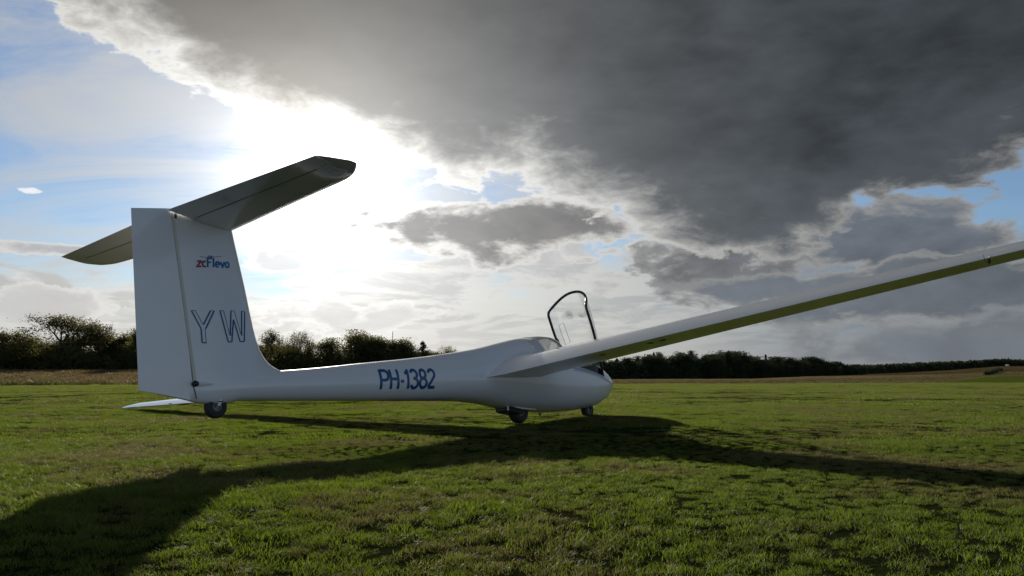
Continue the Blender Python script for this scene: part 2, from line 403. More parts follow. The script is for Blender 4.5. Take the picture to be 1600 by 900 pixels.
for k in range(-16, 17):
    t = 1-abs(k)/16; xa = xshift(XMID, t, True)+.02; y, z = section(xa, t, True); arch.append((xa, (-y+.004 if k < 0 else y-.004), z-.004))
farch = []
for k in range(-12, 13):
    t = 1-abs(k)/12; xx = xshift(X1, t, True)-.015; y, z = section(xx, t, True); farch.append((xx, (-y+.004 if k < 0 else y-.004), z-.004))
def half(side):              # one sill rail that bends into the rear arch in a round corner
    rail = [Vector((x, side*(yz_at(x, SILL(x))-.010), SILL(x)+.006)) for x in opening_rows(XMID+.10, X1-.01, 12)][::-1]
    ar = []
    for k in range(3, 17):
        t = k/16; xa = xshift(XMID, t, True)+.02; y, z = section(xa, t, True); ar.append(Vector((xa, side*(y-.008), z-.008)))
    a_, b_ = rail[-1], ar[0]; cxa = XMID+.015; cpt = Vector((cxa, side*(yz_at(cxa, SILL(cxa))-.006), SILL(cxa)))
    bz = [a_*(1-q)**2+cpt*2*q*(1-q)+b_*q*q for q in [k/8 for k in range(1, 8)]]
    return rail+bz+ar
lft, rgt = half(1), half(-1)
vf = [tube(rgt+lft[::-1][1:], .021, 8), strip(farch, lambda i, p: (1, 0, 0), .018, .030)]
Vf, Ff = merge(*vf); Vf = [swing(p) for p in Vf]
fr = link('canopy_frame', fixn(mesh('canopy_frame', Vf, Ff, BLACK)), fcn)
# latch handles and sliding window of the open canopy
def hook(x, side):
    y = side*(yz_at(x, SILL(x))-.02)
    vf = [tube([(x, y, SILL(x)+.01), (x-.01, y-side*.05, SILL(x)-.015), (x-.02, y-side*.085, SILL(x)-.01)], .008), tube([(x-.035, y-side*.085, SILL(x)-.01), (x+.02, y-side*.10, SILL(x)-.006)], .016)]
    V_, F_ = merge(*vf); return [swing(p) for p in V_], F_
for sx, xx in ((-1, 1.60), (1, 1.60)): link('latch_handle', fixn(mesh('latch_handle', *hook(xx, sx), BLACK)), fcn)
hb = merge(boxvf(1.44, 1.58, .31, .325, SILL(1.5)-.02, SILL(1.5)+.045)); link('latch_block', fixn(mesh('latch_block', [swing(p) for p in hb[0]], hb[1], BLACK, False)), fcn)
wpath = [(x, yz_at(x, z)-.010, z) for x, z in ((1.28, .92), (1.28, .80+.2), (1.62, .80+.15), (1.62, .86), (1.28, .90))]
wv = tube([swing(p) for p in wpath], .0035, 5); link('sliding_window_track', mesh('sliding_window_track', *wv, GREYM), fcn)
# rear canopy frame: rear arch strip, hoop at its front, sills
ar2 = []; XH = XMID-.045
for k in range(-18, 19):
    t = 1-abs(k)/18; xa = xshift(XMID, t, True)-.045; y, z = section(xa, t, True)
    ar2.append((xa, (-y+.012 if k < 0 else y-.012), z-.010))
hoop = link('canopy_hoop', fixn(mesh('canopy_hoop', *strip(ar2, lambda i, p: (1, 0, 0), .022, .075), HOOP, False)), rc); bevel(hoop, .004)
ar3 = []
for k in range(-18, 19):
    t = 1-abs(k)/18; y, z = section(X0+.016, t, True); ar3.append((X0+.016, (-y if k < 0 else y), z))
o = link('canopy_rear_edge', fixn(mesh('canopy_rear_edge', *strip(ar3, lambda i, p: (1, 0, 0), .006, .030), GEL, False)), rc)
sx_ = opening_rows(X0, XMID)
for s in (-1, 1): link('canopy_sill', fixn(mesh('canopy_sill', *strip([(x, s*yz_at(x, SILL(x), .002), SILL(x)) for x in sx_], lambda i, p: (0, 0, 1), .008, .030), GEL, False)), rc)
# cockpit interior
ring = []
for x in [X0-.1+i*.13 for i in range(17)]:
    h = max(.03, HW(x)-.03); ring.append([(x, h*math.cos(a)*1.0, ZW(x)+.06-(ZW(x)-BOT(x)-.03)*math.sin(a)) for a in [math.pi*k/14 for k in range(15)]])
cockpit = link('cockpit_lining', fixn(mesh('cockpit_lining', *loft(ring, close=False, cap=False), TUB)), G)
for x in (.45, 1.42):
    seat = merge(boxvf(x, x+.50, -.23, .23, .26, .34), ([(x-.20, -.23, .70), (x-.20, .23, .70), (x-.14, .23, .70), (x-.14, -.23, .70), (x, -.23, .27), (x, .23, .27), (x+.06, .23, .30), (x+.06, -.23, .30)], [(0, 1, 2, 3), (4, 7, 6, 5), (0, 3, 7, 4), (1, 5, 6, 2), (0, 4, 5, 1), (3, 2, 6, 7)]))
    s1 = link('seat', fixn(mesh('seat', *seat, CUSH, False)), cockpit); bevel(s1, .02, 3)
    s1 = link('headrest', fixn(mesh('headrest', *boxvf(x-.20, x-.14, -.10, .10, .72, .82), CUSH, False)), cockpit); bevel(s1, .02, 3)
for x, zt in ((1.02, .98), (2.02, .86)):
    s1 = link('instrument_panel', fixn(mesh('instrument_panel', *boxvf(x, x+.12, -.20, .20, .62, zt-.04), BLACK, False)), cockpit); bevel(s1, .03, 3)
# bits standing on the rear panel shroud just below the hoop
bits = merge(tube([(1.10, .05, .93), (1.14, .02, 1.03), (1.20, -.06, 1.07)], [.035, .03, .02]), tube([(1.12, -.02, .93), (1.13, -.14, 1.04), (1.2, -.2, 1.05)], [.03, .02, .022]))
link('compass_and_gooseneck', fixn(mesh('compass_and_gooseneck', *bits, CUSH)), cockpit)

# lifting surfaces
def airfoil(n=22, t=.15, m=.03, p=.42, x0=0., x1=1., te=.002):
    """list of (chordwise, thickness) from (x1, upper) round the nose to (x1, lower)"""
    def yt(x): return 5*t*(.2969*math.sqrt(x)-.126*x-.3516*x*x+.2843*x**3-.1036*x**4)+te*x
    def yc(x): return m/p**2*(2*p*x-x*x) if x < p else m/(1-p)**2*((1-2*p)+2*p*x-x*x)
    X = [x0+(x1-x0)*(1-math.cos(math.pi*i/n))/2 if x0 == 0 else x0+(x1-x0)*i/n for i in range(n+1)]
    up = [(x, yc(x)+yt(x)) for x in X]; lo = [(x, yc(x)-yt(x)) for x in X]
    if x0 == 0: return up[::-1]+lo[1:]
    return up[::-1]+lo
# wing planform: span stations (y, xLE, xTE, zTE, thickness, incidence deg)
TD = math.tan(rad(4.287))
def wst(y):
    s = (y-.35)/8.15
    xte = -1.031+.658*s*1.0; 
    ch = 1.36-.50*min(1, s/.62)-(.36*max(0, (s-.62))/.38)
    if y < .35: ch += .0
    zt = .557+TD*(y-.35); t = .218-.055*s; inc = 6.0-1.5*s
    if s > .97: 
        k = (s-.97)/.03; ch *= math.sqrt(max(.05, 1-.75*k*k)); 
    return xte, ch, zt, t, inc
def wing_ring(y, side, x0=0., x1=1., grow=0., n=22):
    xte, ch, zt, t, inc = wst(y)
    fil = max(0, (.62-y)/.35)**2 if y < .62 else 0       # root fillet
    xte -= .10*fil; ch += .14*fil; t += .02*fil
    zle = zt+ch*math.sin(rad(inc)); xle = xte+ch*math.cos(rad(inc))
    out = []
    for cx, cz in airfoil(n, t, .050, x0=x0, x1=x1):
        X_ = xle-cx*ch*math.cos(rad(inc)); Z_ = zle-cx*ch*math.sin(rad(inc))+cz*ch*math.cos(rad(inc))
        out.append((X_, side*y, Z_+grow*(1 if cz > 0 else -1)))
    return out
AIL0, AIL1, AH = 5.48, 8.28, .82
for side in (-1, 1):
    ys = [.10, .22, .30, .36, .42, .50, .60, .75, 1.0, 1.5, 2.2, 3, 3.8, 4.6, AIL0-.004]
    me = mesh('wing', *loft([wing_ring(y, side) for y in ys]), GEL); Vw, Fw = [], []
    a = loft([wing_ring(y, side) for y in ys])
    b = loft([wing_ring(y, side, 0., AH-.006) for y in (AIL0-.004, 5.7, 6.2, 6.8, 7.4, 8.0, AIL1+.004)])
    c2_ = loft([wing_ring(y, side) for y in (AIL1+.004, 8.36, 8.42, 8.46, 8.49, 8.50)])
    wg = link('wing', fixn(mesh('wing', *merge(a, b, c2_), GEL)), G); 
    al = link('aileron', fixn(mesh('aileron', *loft([wing_ring(y, side, AH, 1., n=6) for y in (AIL0, 5.7, 6.2, 6.8, 7.4, 8.0, AIL1)]), GEL)), wg)
    for yy in (5.52, 6.8):            # control horn fairings under the aileron
        xte, ch, zt, t, inc = wst(yy)
        v_, f_ = tube([(xte+.40, side*yy, zt+.015), (xte+.34, side*yy, zt+.005), (xte+.28, side*yy, zt+.002), (xte+.20, side*yy, zt+.004), (xte+.14, side*yy, zt+.012)], [.004, .014, .016, .012, .004])
        link('aileron_horn_fairing', fixn(mesh('aileron_horn_fairing', v_, f_, BLACK)), wg)
        link('trim_tab', fixn(mesh('trim_tab', *boxvf(xte-.02, xte+.07, min(side*yy, side*(yy+.006)), max(side*yy, side*(yy+.006)), zt+.004, zt+.022), GEL, False)), wg)
    for yy in (1.55, 2.15, 2.3):              # drain and inspection plates below the wing
        xte, ch, zt, t, inc = wst(yy); rr = wing_ring(yy, side)
        lo = rr[len(rr)//2:]; q = min(lo, key=lambda p: abs(p[0]-(xte+.30*ch)))
        v_ = [(q[0]+.055*math.cos(k*math.pi/8), q[1]+.035*math.sin(k*math.pi/8), q[2]-.003-.006*(k*0)+(q[0]-q[0])) for k in range(16)]
        v_ += [(p[0], p[1], p[2]+.006) for p in v_]
        f_ = [tuple(range(16)), tuple(range(31, 15, -1))]+[(k, (k+1) % 16, 16+(k+1) % 16, 16+k) for k in range(16)]
        link('inspection_plate', fixn(mesh('inspection_plate', v_, f_, TUB, False)), wg)
    # root fairing where the wing grows out of the fuselage
    
# fin, rudder
def FLE(z): return interp([(.30, -3.90), (.55, -3.93), (.593, -4.035), (.63, -4.115), (.668, -4.160), (.773, -4.232), (.966, -4.292), (1.217, -4.345), (1.80, -4.48), (1.85, -4.49)])(z)
def HNG(z): return -4.885-.185*(z-.32)/1.49
def RTE(z): return -5.337-.06*(z-.404)/1.403
def fin_sec(z, x0=None, n=16):
    le, te = FLE(z), HNG(z); ch = le-te; full = le-RTE(z); out = []
    kb = math.exp(-(max(0, z-.45)/.085)**1.6)
    for i in range(n+1):
        u = (1-math.cos(math.pi*i/n))/2; xx = u*ch/full
        yt = 5*.115*(.2969*math.sqrt(xx)-.126*xx-.3516*xx*xx+.2843*xx**3-.1015*xx**4)*full
        yt += max(0, HW(le-u*ch)*.985-yt)*kb*(1-math.exp(-u*9))
        out.append((le-u*ch, yt))
    return [(x, -y, z) for x, y in out][::-1]+[(x, y, z) for x, y in out[1:]]
zs = [.445, .46, .49, .52, .56, .60, .63, .66, .70, .76, .84, .95, 1.1, 1.3, 1.5, 1.7, 1.795]
fin = link('fin', fixn(mesh('fin', *loft([fin_sec(z) for z in zs]), GEL)), G)
def rud_sec(z, zz_=None):
    a, b = HNG(z)-.004, RTE(z); full = FLE(z)-b; y0 = None
    xx0 = (FLE(z)-a)/full
    def yt(xx): return 5*.115*(.2969*math.sqrt(xx)-.126*xx-.3516*xx*xx+.2843*xx**3-.1015*xx**4)*full
    pr = [(a+.012*0, yt(xx0)*.55)]+[(a-.008-(a-.008-b)*i/6, max(.0018, yt(xx0+(1-xx0)*i/6))) for i in range(7)]
    return pr
def rudder_mesh():
    zl = [(.322, .404), (.36, .43), (.45, .50), (.7, .72), (1.1, 1.1), (1.5, 1.49), (1.862, 1.807)]   # z at hinge, z at trailing edge
    rings = []
    for zh, zt in zl:
        pr = rud_sec(min(1.8, max(.40, (zh+zt)/2))); xh = HNG(zh)-.004; xt = RTE(zt); a0, b0 = pr[0][0], pr[-1][0]; r = []
        for x, y in pr:
            u = (a0-x)/(a0-b0); kk = min(1, max(.45, (zh-.25)/.25)) if zh < .5 else 1
            r.append((xh+(xt-xh)*u, y*kk if zh > .40 else y*kk, zh+(zt-zh)*u))
        rings.append([(x, -y, z) for x, y, z in r]+[(x, y, z) for x, y, z in r[::-1]])
    return loft(rings)
rud = link('rudder', fixn(mesh('rudder', *rudder_mesh(), GEL)), G); bevel(rud, .003, 2)
# hinge-line tape on both sides
for s in (-1, 1):
    tp = []
    for z in [.45+i*.066 for i in range(22)]:
        if z > 1.79: break
        sec = fin_sec(z); yb = abs(sec[0][1]); tp.append((HNG(z)+.002, s*(yb+.0020), z))
    link('hinge_tape', fixn(mesh('hinge_tape', *strip(tp, lambda i, p: (1, 0, 0), .0018, .026), TAPE, False)), fin)
link('rudder_hinge', fixn(mesh('rudder_hinge', *boxvf(HNG(1.46)-.012, HNG(1.46)+.014, -.040, -.030, 1.44, 1.485), BLACK, False)), fin)
# rudder cable outlet and its fairing
for s in (-1, 1):
    sec_y = .046
    v_, f_ = tube([(-4.70, s*.058, .448), (-4.76, s*.056, .449), (-4.82, s*.052, .45), (-4.89, s*.046, .452)], [.004, .016, .022, .026])
    fa = link('cable_fairing', fixn(mesh('cable_fairing', v_, f_, GEL)), G)
    v_, f_ = tube([(-4.885, s*.052, .452), (-4.905, s*.056, .452), (-4.93, s*.060, .446)], [.022, .026, .014], 10)
    link('rudder_cable_knob', fixn(mesh('rudder_cable_knob', v_, f_, BLACK)), fa)
    v_, f_ = tube([(-4.92, s*.055, .44), (-4.90, s*.05, .38), (-4.885, s*.045, .335)], .0035, 6)
    link('rudder_cable', mesh('rudder_cable', v_, f_, BLACK), fa)
# tailplane
TPS = 1.75
def tp_plan(y):
    s = y/1.686
    te = -5.124+.068*s; le = -4.475-.150*s
    if y > 1.42: k = (y-1.42)/(TPS-1.42); le -= .13*k**2.6
    if y > 1.655: te += .25*((y-1.655)/(TPS-1.655))**1.1
    return le, te
def tp_ring(y, side, a, b, n=14, z0=1.838):
    le, te = tp_plan(y); ch = le-te; tt = .125-.02*y/1.686; s = y/1.686
    if s > .9: tt *= 1-.6*min(1, (s-.9)/.13)
    return [(le-cx*ch, side*y, z0-.030*(1-cx)*ch/.65+cz*ch) for cx, cz in airfoil(n, tt, 0.0, x0=a, x1=b)]
EH = .66
ENDY = 1.645
ysn = [0, .05, .10, .3, .7, 1.1, 1.4, 1.5, 1.56, 1.61, 1.65, 1.69, 1.715, 1.733, 1.745]
def xe(y): return EH-.008 if y < ENDY else 1.0
ysn += [1.6449, 1.6451]; ysn.sort()
st_r = [tp_ring(y, -1, 0, xe(y)) for y in ysn[::-1]]+[tp_ring(y, 1, 0, xe(y)) for y in ysn[1:]]
stab = link('tailplane', fixn(mesh('tailplane', *loft(st_r), GEL)), G)
for side in (-1, 1):
    rr = []
    for y in [.055, .09, .13, .3, .7, 1.1, 1.4, 1.5, 1.56, 1.60, 1.64]:
        r = tp_ring(y, side, EH, 1., n=5); rr.append(r)
    # inboard end cut back at an angle for rudder movement
    k = rr[0]; hx = k[5][0]
    rr[0] = [(p[0], side*(.050+.02*max(0, (p[0]-k[0][0])/(hx-k[0][0]+1e-6))), p[2]) for p in k]; rr[1] = [(p[0], side*(.060+.02*max(0, (p[0]-k[0][0])/(hx-k[0][0]+1e-6))), q[2]) for p, q in zip(rr[1], rr[1])]
    rr[2] = [(p[0], side*(.12), p[2]) for p in tp_ring(.12, side, EH, 1., n=5)]
    el_ = link('elevator', fixn(mesh('elevator', *loft(rr), GEL)), stab); 
    tp = []
    for y in (.12, .7, 1.1, 1.5):
        r = tp_ring(y, side, 0, EH, n=14); p0 = r[-1]; tp.append((p0[0]-.002, p0[1], p0[2]-.0012))
    link('elevator_gap', fixn(mesh('elevator_gap', *strip(tp, lambda i, p: (1, 0, 0), .001, .007), TUB, False)), stab)
# fin top fairing carrying the tailplane, dark slot behind it
v_, f_ = loft([[(x, s*y, z) for x, y, z in ()] for s in ()] or [fin_sec(1.78), fin_sec(1.832)])
link('fin_cap', fixn(mesh('fin_cap', v_, f_, GEL)), fin)
link('elevator_drive', fixn(mesh('elevator_drive', *boxvf(-5.055, -4.87, -.040, .040, 1.785, 1.828), BLACK, False)), fin)

# wheels
def wheel(name, x, z, R, wd, y=0.0, hub=.5):
    r0 = R*hub; prof = [(r0, -wd*.36), (r0*1.15, -wd*.46), (R*.80, -wd*.50), (R*.93, -wd*.40), (R*.985, -wd*.22), (R, 0), (R*.985, wd*.22), (R*.93, wd*.40), (R*.80, wd*.50), (r0*1.15, wd*.46), (r0, wd*.36)]
    t = link(name, fixn(mesh(name, *disc_wheel(R, wd, prof, 44), RUBBER)), G, (x, y, z))
    prof2 = [(.001, -wd*.22), (r0*.35, -wd*.24), (r0*.38, -wd*.16), (r0*.80, -wd*.14), (r0*.9, -wd*.36), (r0*1.02, -wd*.37), (r0*1.02, wd*.37), (r0*.9, wd*.36), (r0*.80, wd*.14), (r0*.38, wd*.16), (r0*.35, wd*.24), (.001, wd*.22)]
    link('rim', fixn(mesh('rim', *disc_wheel(R, wd, prof2, 32), ALU)), t)
    bo = [boxvf(r0*.6*math.cos(a)-.006, r0*.6*math.cos(a)+.006, -wd*.20, wd*.20, r0*.6*math.sin(a)-.006, r0*.6*math.sin(a)+.006) for a in [k*2*math.pi/5 for k in range(5)]]
    for b_ in (bo if R > .11 else []): link('wheel_bolt', mesh('wheel_bolt', *b_, BLACK, False), t)
    return t
mw = wheel('main_wheel', -.045, .185, .185, .135, hub=.48)
nw = wheel('nose_wheel', 1.985, .150, .142, .10)
tw = wheel('tail_wheel', -4.682, .277, .097, .065, hub=.42)
# forks and wheel well parts
for s in (-1, 1):
    v_, f_ = merge(tube([(.20, s*.095, .235), (.08, s*.095, .20), (-.045, s*.095, .175)], [.014, .018, .026]), tube([(-.045, s*.095, .175), (-.055, s*.095, .29)], [.018, .018]), tube([(.10, s*.095, .21), (.02, s*.095, .28)], [.012, .012]))
    link('wheel_fork', fixn(mesh('wheel_fork', v_, f_, ALU)), G)
    link('tail_wheel_bracket', fixn(mesh('tail_wheel_bracket', *tube([(-4.66, s*.043, .325), (-4.682, s*.042, .277)], [.014, .012]), GEL)), G)
    link('nose_wheel_fork', fixn(mesh('nose_wheel_fork', *tube([(2.03, s*.062, .24), (1.985, s*.062, .15)], [.016, .015]), BLACK)), G)
# wheel box flaps behind the main wheel, with a pale rear edge
vb = boxvf(-.44, -.13, -.115, .115, .105, .235); vb = ([(x, y*(.8 if z < .15 else 1), z+(.045 if x < -.3 and z < .15 else 0)) for x, y, z in vb[0]], vb[1])
wb = link('wheel_box', fixn(mesh('wheel_box', *vb, BLACK, False)), G); bevel(wb, .02, 3)
wl = link('wheel_box_edge', fixn(mesh('wheel_box_edge', *boxvf(-.452, -.442, -.112, -.092, .165, .228), GEL, False)), G)
# lip round the wheel cut-out
lip = [(.0+.30*math.cos(a)-.06, s*(.125), BOT(-.06+.30*math.cos(a))+.028-.02*math.sin(a)) for s in (1,) for a in [math.pi*k/10 for k in range(11)]]
for s in (-1, 1): link('wheel_well_lip', fixn(mesh('wheel_well_lip', *tube([(p[0], s*.125, p[2]+.004) for p in lip], .010, 8), GEL)), G)
link('tail_wheel_slot', fixn(mesh('tail_wheel_slot', *boxvf(-4.70, -4.655, -.071, -.062, .308, .314), BLACK, False)), G)
# pitot / static tube on the spine, tow hook
link('tow_hook', fixn(mesh('tow_hook', *tube([(.55, 0, .12), (.52, 0, .095), (.49, 0, .12)], .010), ALU)), G)

# lettering: stroke letters draped over a surface
def arc(cx, cy, rx, ry, a0, a1, n=14): return [(cx+rx*math.cos(rad(a0+(a1-a0)*i/n)), cy+ry*math.sin(rad(a0+(a1-a0)*i/n))) for i in range(n+1)]
GLY = {  # unit height, (strokes, advance)
 'P': ([[(0, 0), (0, 1)], [(0, .95), (.28, .95)]+arc(.28, .70, .20, .25, 90, -90)+[(0, .45)]], .62),
 'H': ([[(0, 0), (0, 1)], [(.46, 0), (.46, 1)], [(0, .5), (.46, .5)]], .62),
 '-': ([[(0, .38), (.22, .38)]], .30),
 '1': ([[(.20, 0), (.20, 1)], [(.20, .96), (.12, .82), (0, .76)]], .38),
 '3': ([arc(.22, .73, .21, .23, 160, -80, 14)+[(.16, .52)], [(.16, .52)]+arc(.22, .27, .24, .24, 75, -160, 16)], .60),
 '8': ([arc(.23, .74, .19, .22, 0, 360, 22), arc(.23, .27, .23, .235, 0, 360, 24)], .60),
 '2': ([arc(.23, .73, .21, .23, 165, -25, 14)+[(.04, .16), (0, .05)], [(0, .05), (.46, .05)]], .60),
 'z': ([[(0, .60), (.38, .60), (0, .05), (.40, .05)]], .50),
 'c': ([arc(.22, .33, .20, .28, 55, 305, 14)], .46),
 'F': ([[(0, 0), (0, .98)], [(0, .93), (.46, .96)], [(0, .52), (.32, .52)]], .60),
 'l': ([[(0, 0), (0, 1)]], .20),
 'e': ([[(.02, .34), (.40, .34)]+arc(.21, .33, .20, .28, 0, 305, 18)], .54),
 'v': ([[(0, .62), (.20, .04), (.40, .62)]], .50),
 'o': ([arc(.21, .33, .20, .28, 0, 360, 20)], .52)}
def ribbons(strokes, wd, step=.05):
    V_, F_ = [], []
    for st in strokes:
        P_ = [Vector((a, b)) for a, b in st]; Q = [P_[0]]
        for a, b in zip(P_, P_[1:]):
            k = max(1, int((b-a).length/step))
            for i in range(1, k+1): Q.append(a.lerp(b, i/k))
        closed = (Q[0]-Q[-1]).length < 1e-4
        base = len(V_)
        for i, q in enumerate(Q):
            p0 = Q[i-1] if i else (Q[-2] if closed else Q[0]); p1 = Q[i+1] if i < len(Q)-1 else (Q[1] if closed else Q[-1])
            t1 = (q-p0); t2 = (p1-q)
            t1 = t1.normalized() if t1.length > 1e-9 else t2.normalized(); t2 = t2.normalized() if t2.length > 1e-9 else t1
            t = (t1+t2); t = t.normalized() if t.length > 1e-6 else t1
            n_ = Vector((-t.y, t.x)); k = 1/max(.55, n_.dot(Vector((-t1.y, t1.x))))
            for f in (-.5, -.17, .17, .5): V_.append(q+n_*wd*f*k)
        for i in range(len(Q)-1):
            for j in range(3): F_.append((base+i*4+j, base+i*4+j+1, base+i*4+4+j+1, base+i*4+4+j))
    return V_, F_
def drape(name, V2, F2, place, m, parent, th=.0):
    return link(name, fixn(mesh(name, [place(v[0], v[1]) for v in V2], F2, m, False)), parent)
def text_strokes(txt, adv=None):
    out, x = [], 0.
    for ch in txt:
        st, a = GLY[ch]; out += [[(p[0]+x, p[1]) for p in s] for s in st]; x += a
    return out, x-.14
# registration on both sides of the boom
st, wdt = text_strokes('PH-1382')
for s in (-1, 1):
    def place(u, v, s=s):
        k = u/wdt; X_ = -2.860+.825*k if s < 0 else -2.035-.825*k
        zc = .510+.019*((X_+2.885)/.85); Z_ = zc+(v-.5)*(.200+.012*((X_+2.885)/.85)); return (X_, s*(yz_at(X_, Z_, .0)+.0022), Z_)
    drape('registration_lettering', *ribbons(st, .155), place, BLUE, fus)
# outlined competition letters on the fin
def fy(x, z):
    le = FLE(z); full = le-RTE(z); xx = max(0, (le-x)/full); 
    return 5*.115*(.2969*math.sqrt(xx)-.126*xx-.3516*xx*xx+.2843*xx**3-.1015*xx**4)*full
Yp = [(0, 1), (.13, 1), (.36, .56), (.60, 1), (.72, 1), (.43, .43), (.45, 0), (.31, 0), (.29, .43), (0, 1)]
Wp = [(0, 1), (.12, 1), (.29, .20), (.34, 1), (.46, 1), (.66, .20), (.70, 1), (.82, 1), (.74, 0), (.60, 0), (.41, .72), (.33, 0), (.22, 0), (0, 1)]
for s in (-1, 1):
    for ch, poly, x0, ww in (('Y', Yp, 0., .62), ('W', Wp, .79, .86)):
        sc = {'Y': .62/.72, 'W': .80/.82}[ch]
        pl = [(x0+a*sc, b) for a, b in poly]
        dk = [[(a+.022, b-.018) for a, b in seg] for seg in zip(pl, pl[1:]) if seg[0][1] > seg[1][1]+.1 or (abs(seg[0][1]-seg[1][1]) < .02 and seg[0][1] < .1) or (seg[0][0] > seg[1][0])]
        thin = ribbons([list(seg) for seg in zip(pl, pl[1:])], .017)
        thick_ = ribbons([[(a+.020, b-.012) for a, b in seg] for seg in zip(pl, pl[1:]) if seg[1][1] > seg[0][1]+.1 and ch == 'x'] or [[(a+.016, b-.012) for a, b in seg] for seg in zip(pl, pl[1:]) if (seg[1][1] < seg[0][1]-.1 and seg[1][0] >= seg[0][0]+.0) is False and seg[0][1] != seg[1][1] or seg[0][1] < .1 and seg[1][1] < .1], .032)
        def place(u, v, s=s):
            U = u/1.64; X_ = -4.925+.535*U if s < 0 else -4.385-.535*U
            zc = .775+.045*((X_+4.925)/.535); Z_ = zc+v*.262; return (X_, s*(fy(X_, Z_)+.0022), Z_)
        drape('competition_letter', *merge(thin), place, BLUE, fin)
        def place2(u, v, s=s, pl_=place):
            p = pl_(u, v); return (p[0], p[1]+s*.0006, p[2])
        drape('letter_shadow', *thick_, place2, BLUE, fin)
    def place3(u, v, s=s):
        X_ = -4.865+.305*u if s < 0 else -4.56-.305*u
        zc = 1.405+.035*((X_+4.865)/.305); Z_ = zc+v*.080; return (X_, s*(fy(X_, Z_)+.0022), Z_)
    a, wa = text_strokes('zc'); b, wb_ = text_strokes('Flevo'); tot = wa+.20+wb_
    drape('club_lettering', *ribbons([[(p[0], p[1]) for p in q] for q in a], .19), lambda u, v: place3(u/tot, v), RED, fin)
    drape('club_lettering', *ribbons([[(p[0]+wa+.20, p[1]) for p in q] for q in b], .19), lambda u, v: place3(u/tot, v), LBLUE, fin)
    drape('club_swoosh', *ribbons([[(.30, 1.10), (.9, 1.02), (1.6, 1.10), (2.5, 1.22)]], .05), lambda u, v: place3(u/tot, v), RED, fin)
    drape('club_swoosh', *ribbons([[(1.05, 1.14), (1.25, 1.20), (1.6, 1.10)]], .12), lambda u, v: place3(u/tot, v), LBLUE, fin)
# twin pinstripes along the nose
for s in (-1, 1):
    for dz0, dz1, w_ in ((.0, .0, .010), (-.030, -.016, .006)):
        pv, pf = [], []
        for i in range(41):
            k = i/40; x = 1.0+1.62*k; z = .715-.175*k**1.25+dz0*(1-k)+dz1*k
            for f in (-.5, .5): z2 = z+w_*f; pv.append((x, s*(yz_at(x, z2)+.0022), z2))
        pf = [(2*i, 2*i+1, 2*i+3, 2*i+2) for i in range(40)]
        link('pinstripe', fixn(mesh('pinstripe', pv, pf, LBLUE, False)), fus)

# ------------------------------------------------------------------ terrain
def azpx(x): return math.degrees(math.atan((x-800)/FPX))
HT = [(-180, 135, 0), (-60, 135, .6), (azpx(-100), 125, 1.45), (azpx(600), 130, 1.3), (azpx(700), 140, 1.1), (azpx(860), 190, .1), (azpx(950), 240, -.35), (azpx(1175), 280, -.25), (azpx(1320), 520, 1.2), (azpx(1400), 620, 2.6),
      (azpx(1485), 650, 4.5), (azpx(1557), 650, 6.9), (azpx(1700), 650, 7.2), (60, 600, 5), (180, 400, 0)]
_a = [h[0] for h in HT]; _d = [h[1] for h in HT]; _h = [h[2] for h in HT]
rng = np.random.default_rng(7)
_wv = [(rng.uniform(-1, 1, 2)*f, rng.uniform(0, 6.28), a) for f, a in ((.5, .010), (.9, .010), (1.6, .007), (2.7, .006), (4.5, .004)) for _ in range(3)]
_wl = [(rng.uniform(-1, 1, 2)*f, rng.uniform(0, 6.28), a) for f, a in ((.05, .12), (.09, .08), (.02, .3)) for _ in range(3)]
def H(x, y):
    x = np.asarray(x, float); y = np.asarray(y, float); D_ = np.hypot(x, y); A_ = np.degrees(np.arctan2(x, y))
    Df = np.interp(A_, _a, _d); Hf = np.interp(A_, _a, _h)
    t = np.clip((D_-58)/(Df-58), 0, 1); t = t*t*(3-2*t)
    z = Hf*t
    far = np.clip((D_-40)/60, 0, 1)
    for k, ph, a in _wv: z = z+a*np.sin(k[0]*x+k[1]*y+ph)*np.clip(1-D_/60, 0, 1)*.8
    for k, ph, a in _wl: z = z+a*np.sin(k[0]*x+k[1]*y+ph)*far*.5*np.where(Hf > 0.5, 1, .4)
    return z
def px_at(x, y, z): # photo pixel of a ground point
    fwd = y*math.cos(PITCH)+(z-CAM_H)*math.sin(PITCH); up = -y*math.sin(PITCH)+(z-CAM_H)*math.cos(PITCH)
    fwd = np.where(fwd < .05, .05, fwd); return 800+FPX*x/fwd, 450-FPX*up/fwd
rr_ = [0.25*1.045**i for i in range(215)]; rr_ = [r for r in rr_ if r < 3000]
azs = np.concatenate([np.linspace(-180, -44, 40)[:-1], np.linspace(-44, 44, 300), np.linspace(44, 180, 40)[1:-1]])
A2, R2 = np.meshgrid(np.radians(azs), np.array(rr_)); Xg = R2*np.sin(A2); Yg = R2*np.cos(A2); Zg = H(Xg, Yg)
na, nr = len(azs), len(rr_)
Vg = np.stack([Xg, Yg, Zg], -1).reshape(-1, 3); Fg = []
for i in range(nr-1):
    for j in range(na): k = (j+1) % na; Fg.append((i*na+j, i*na+k, (i+1)*na+k, (i+1)*na+j))
Fg.append(tuple(range(na-1, -1, -1)))
def hnoise(x, y, s, sd=3):
    r_ = np.random.default_rng(sd); v = 0*x
    for i in range(10):
        k = r_.normal(0, 1, 2)*s; v = v+np.sin(k[0]*x+k[1]*y+r_.uniform(0, 6.28))
    return v/3.2
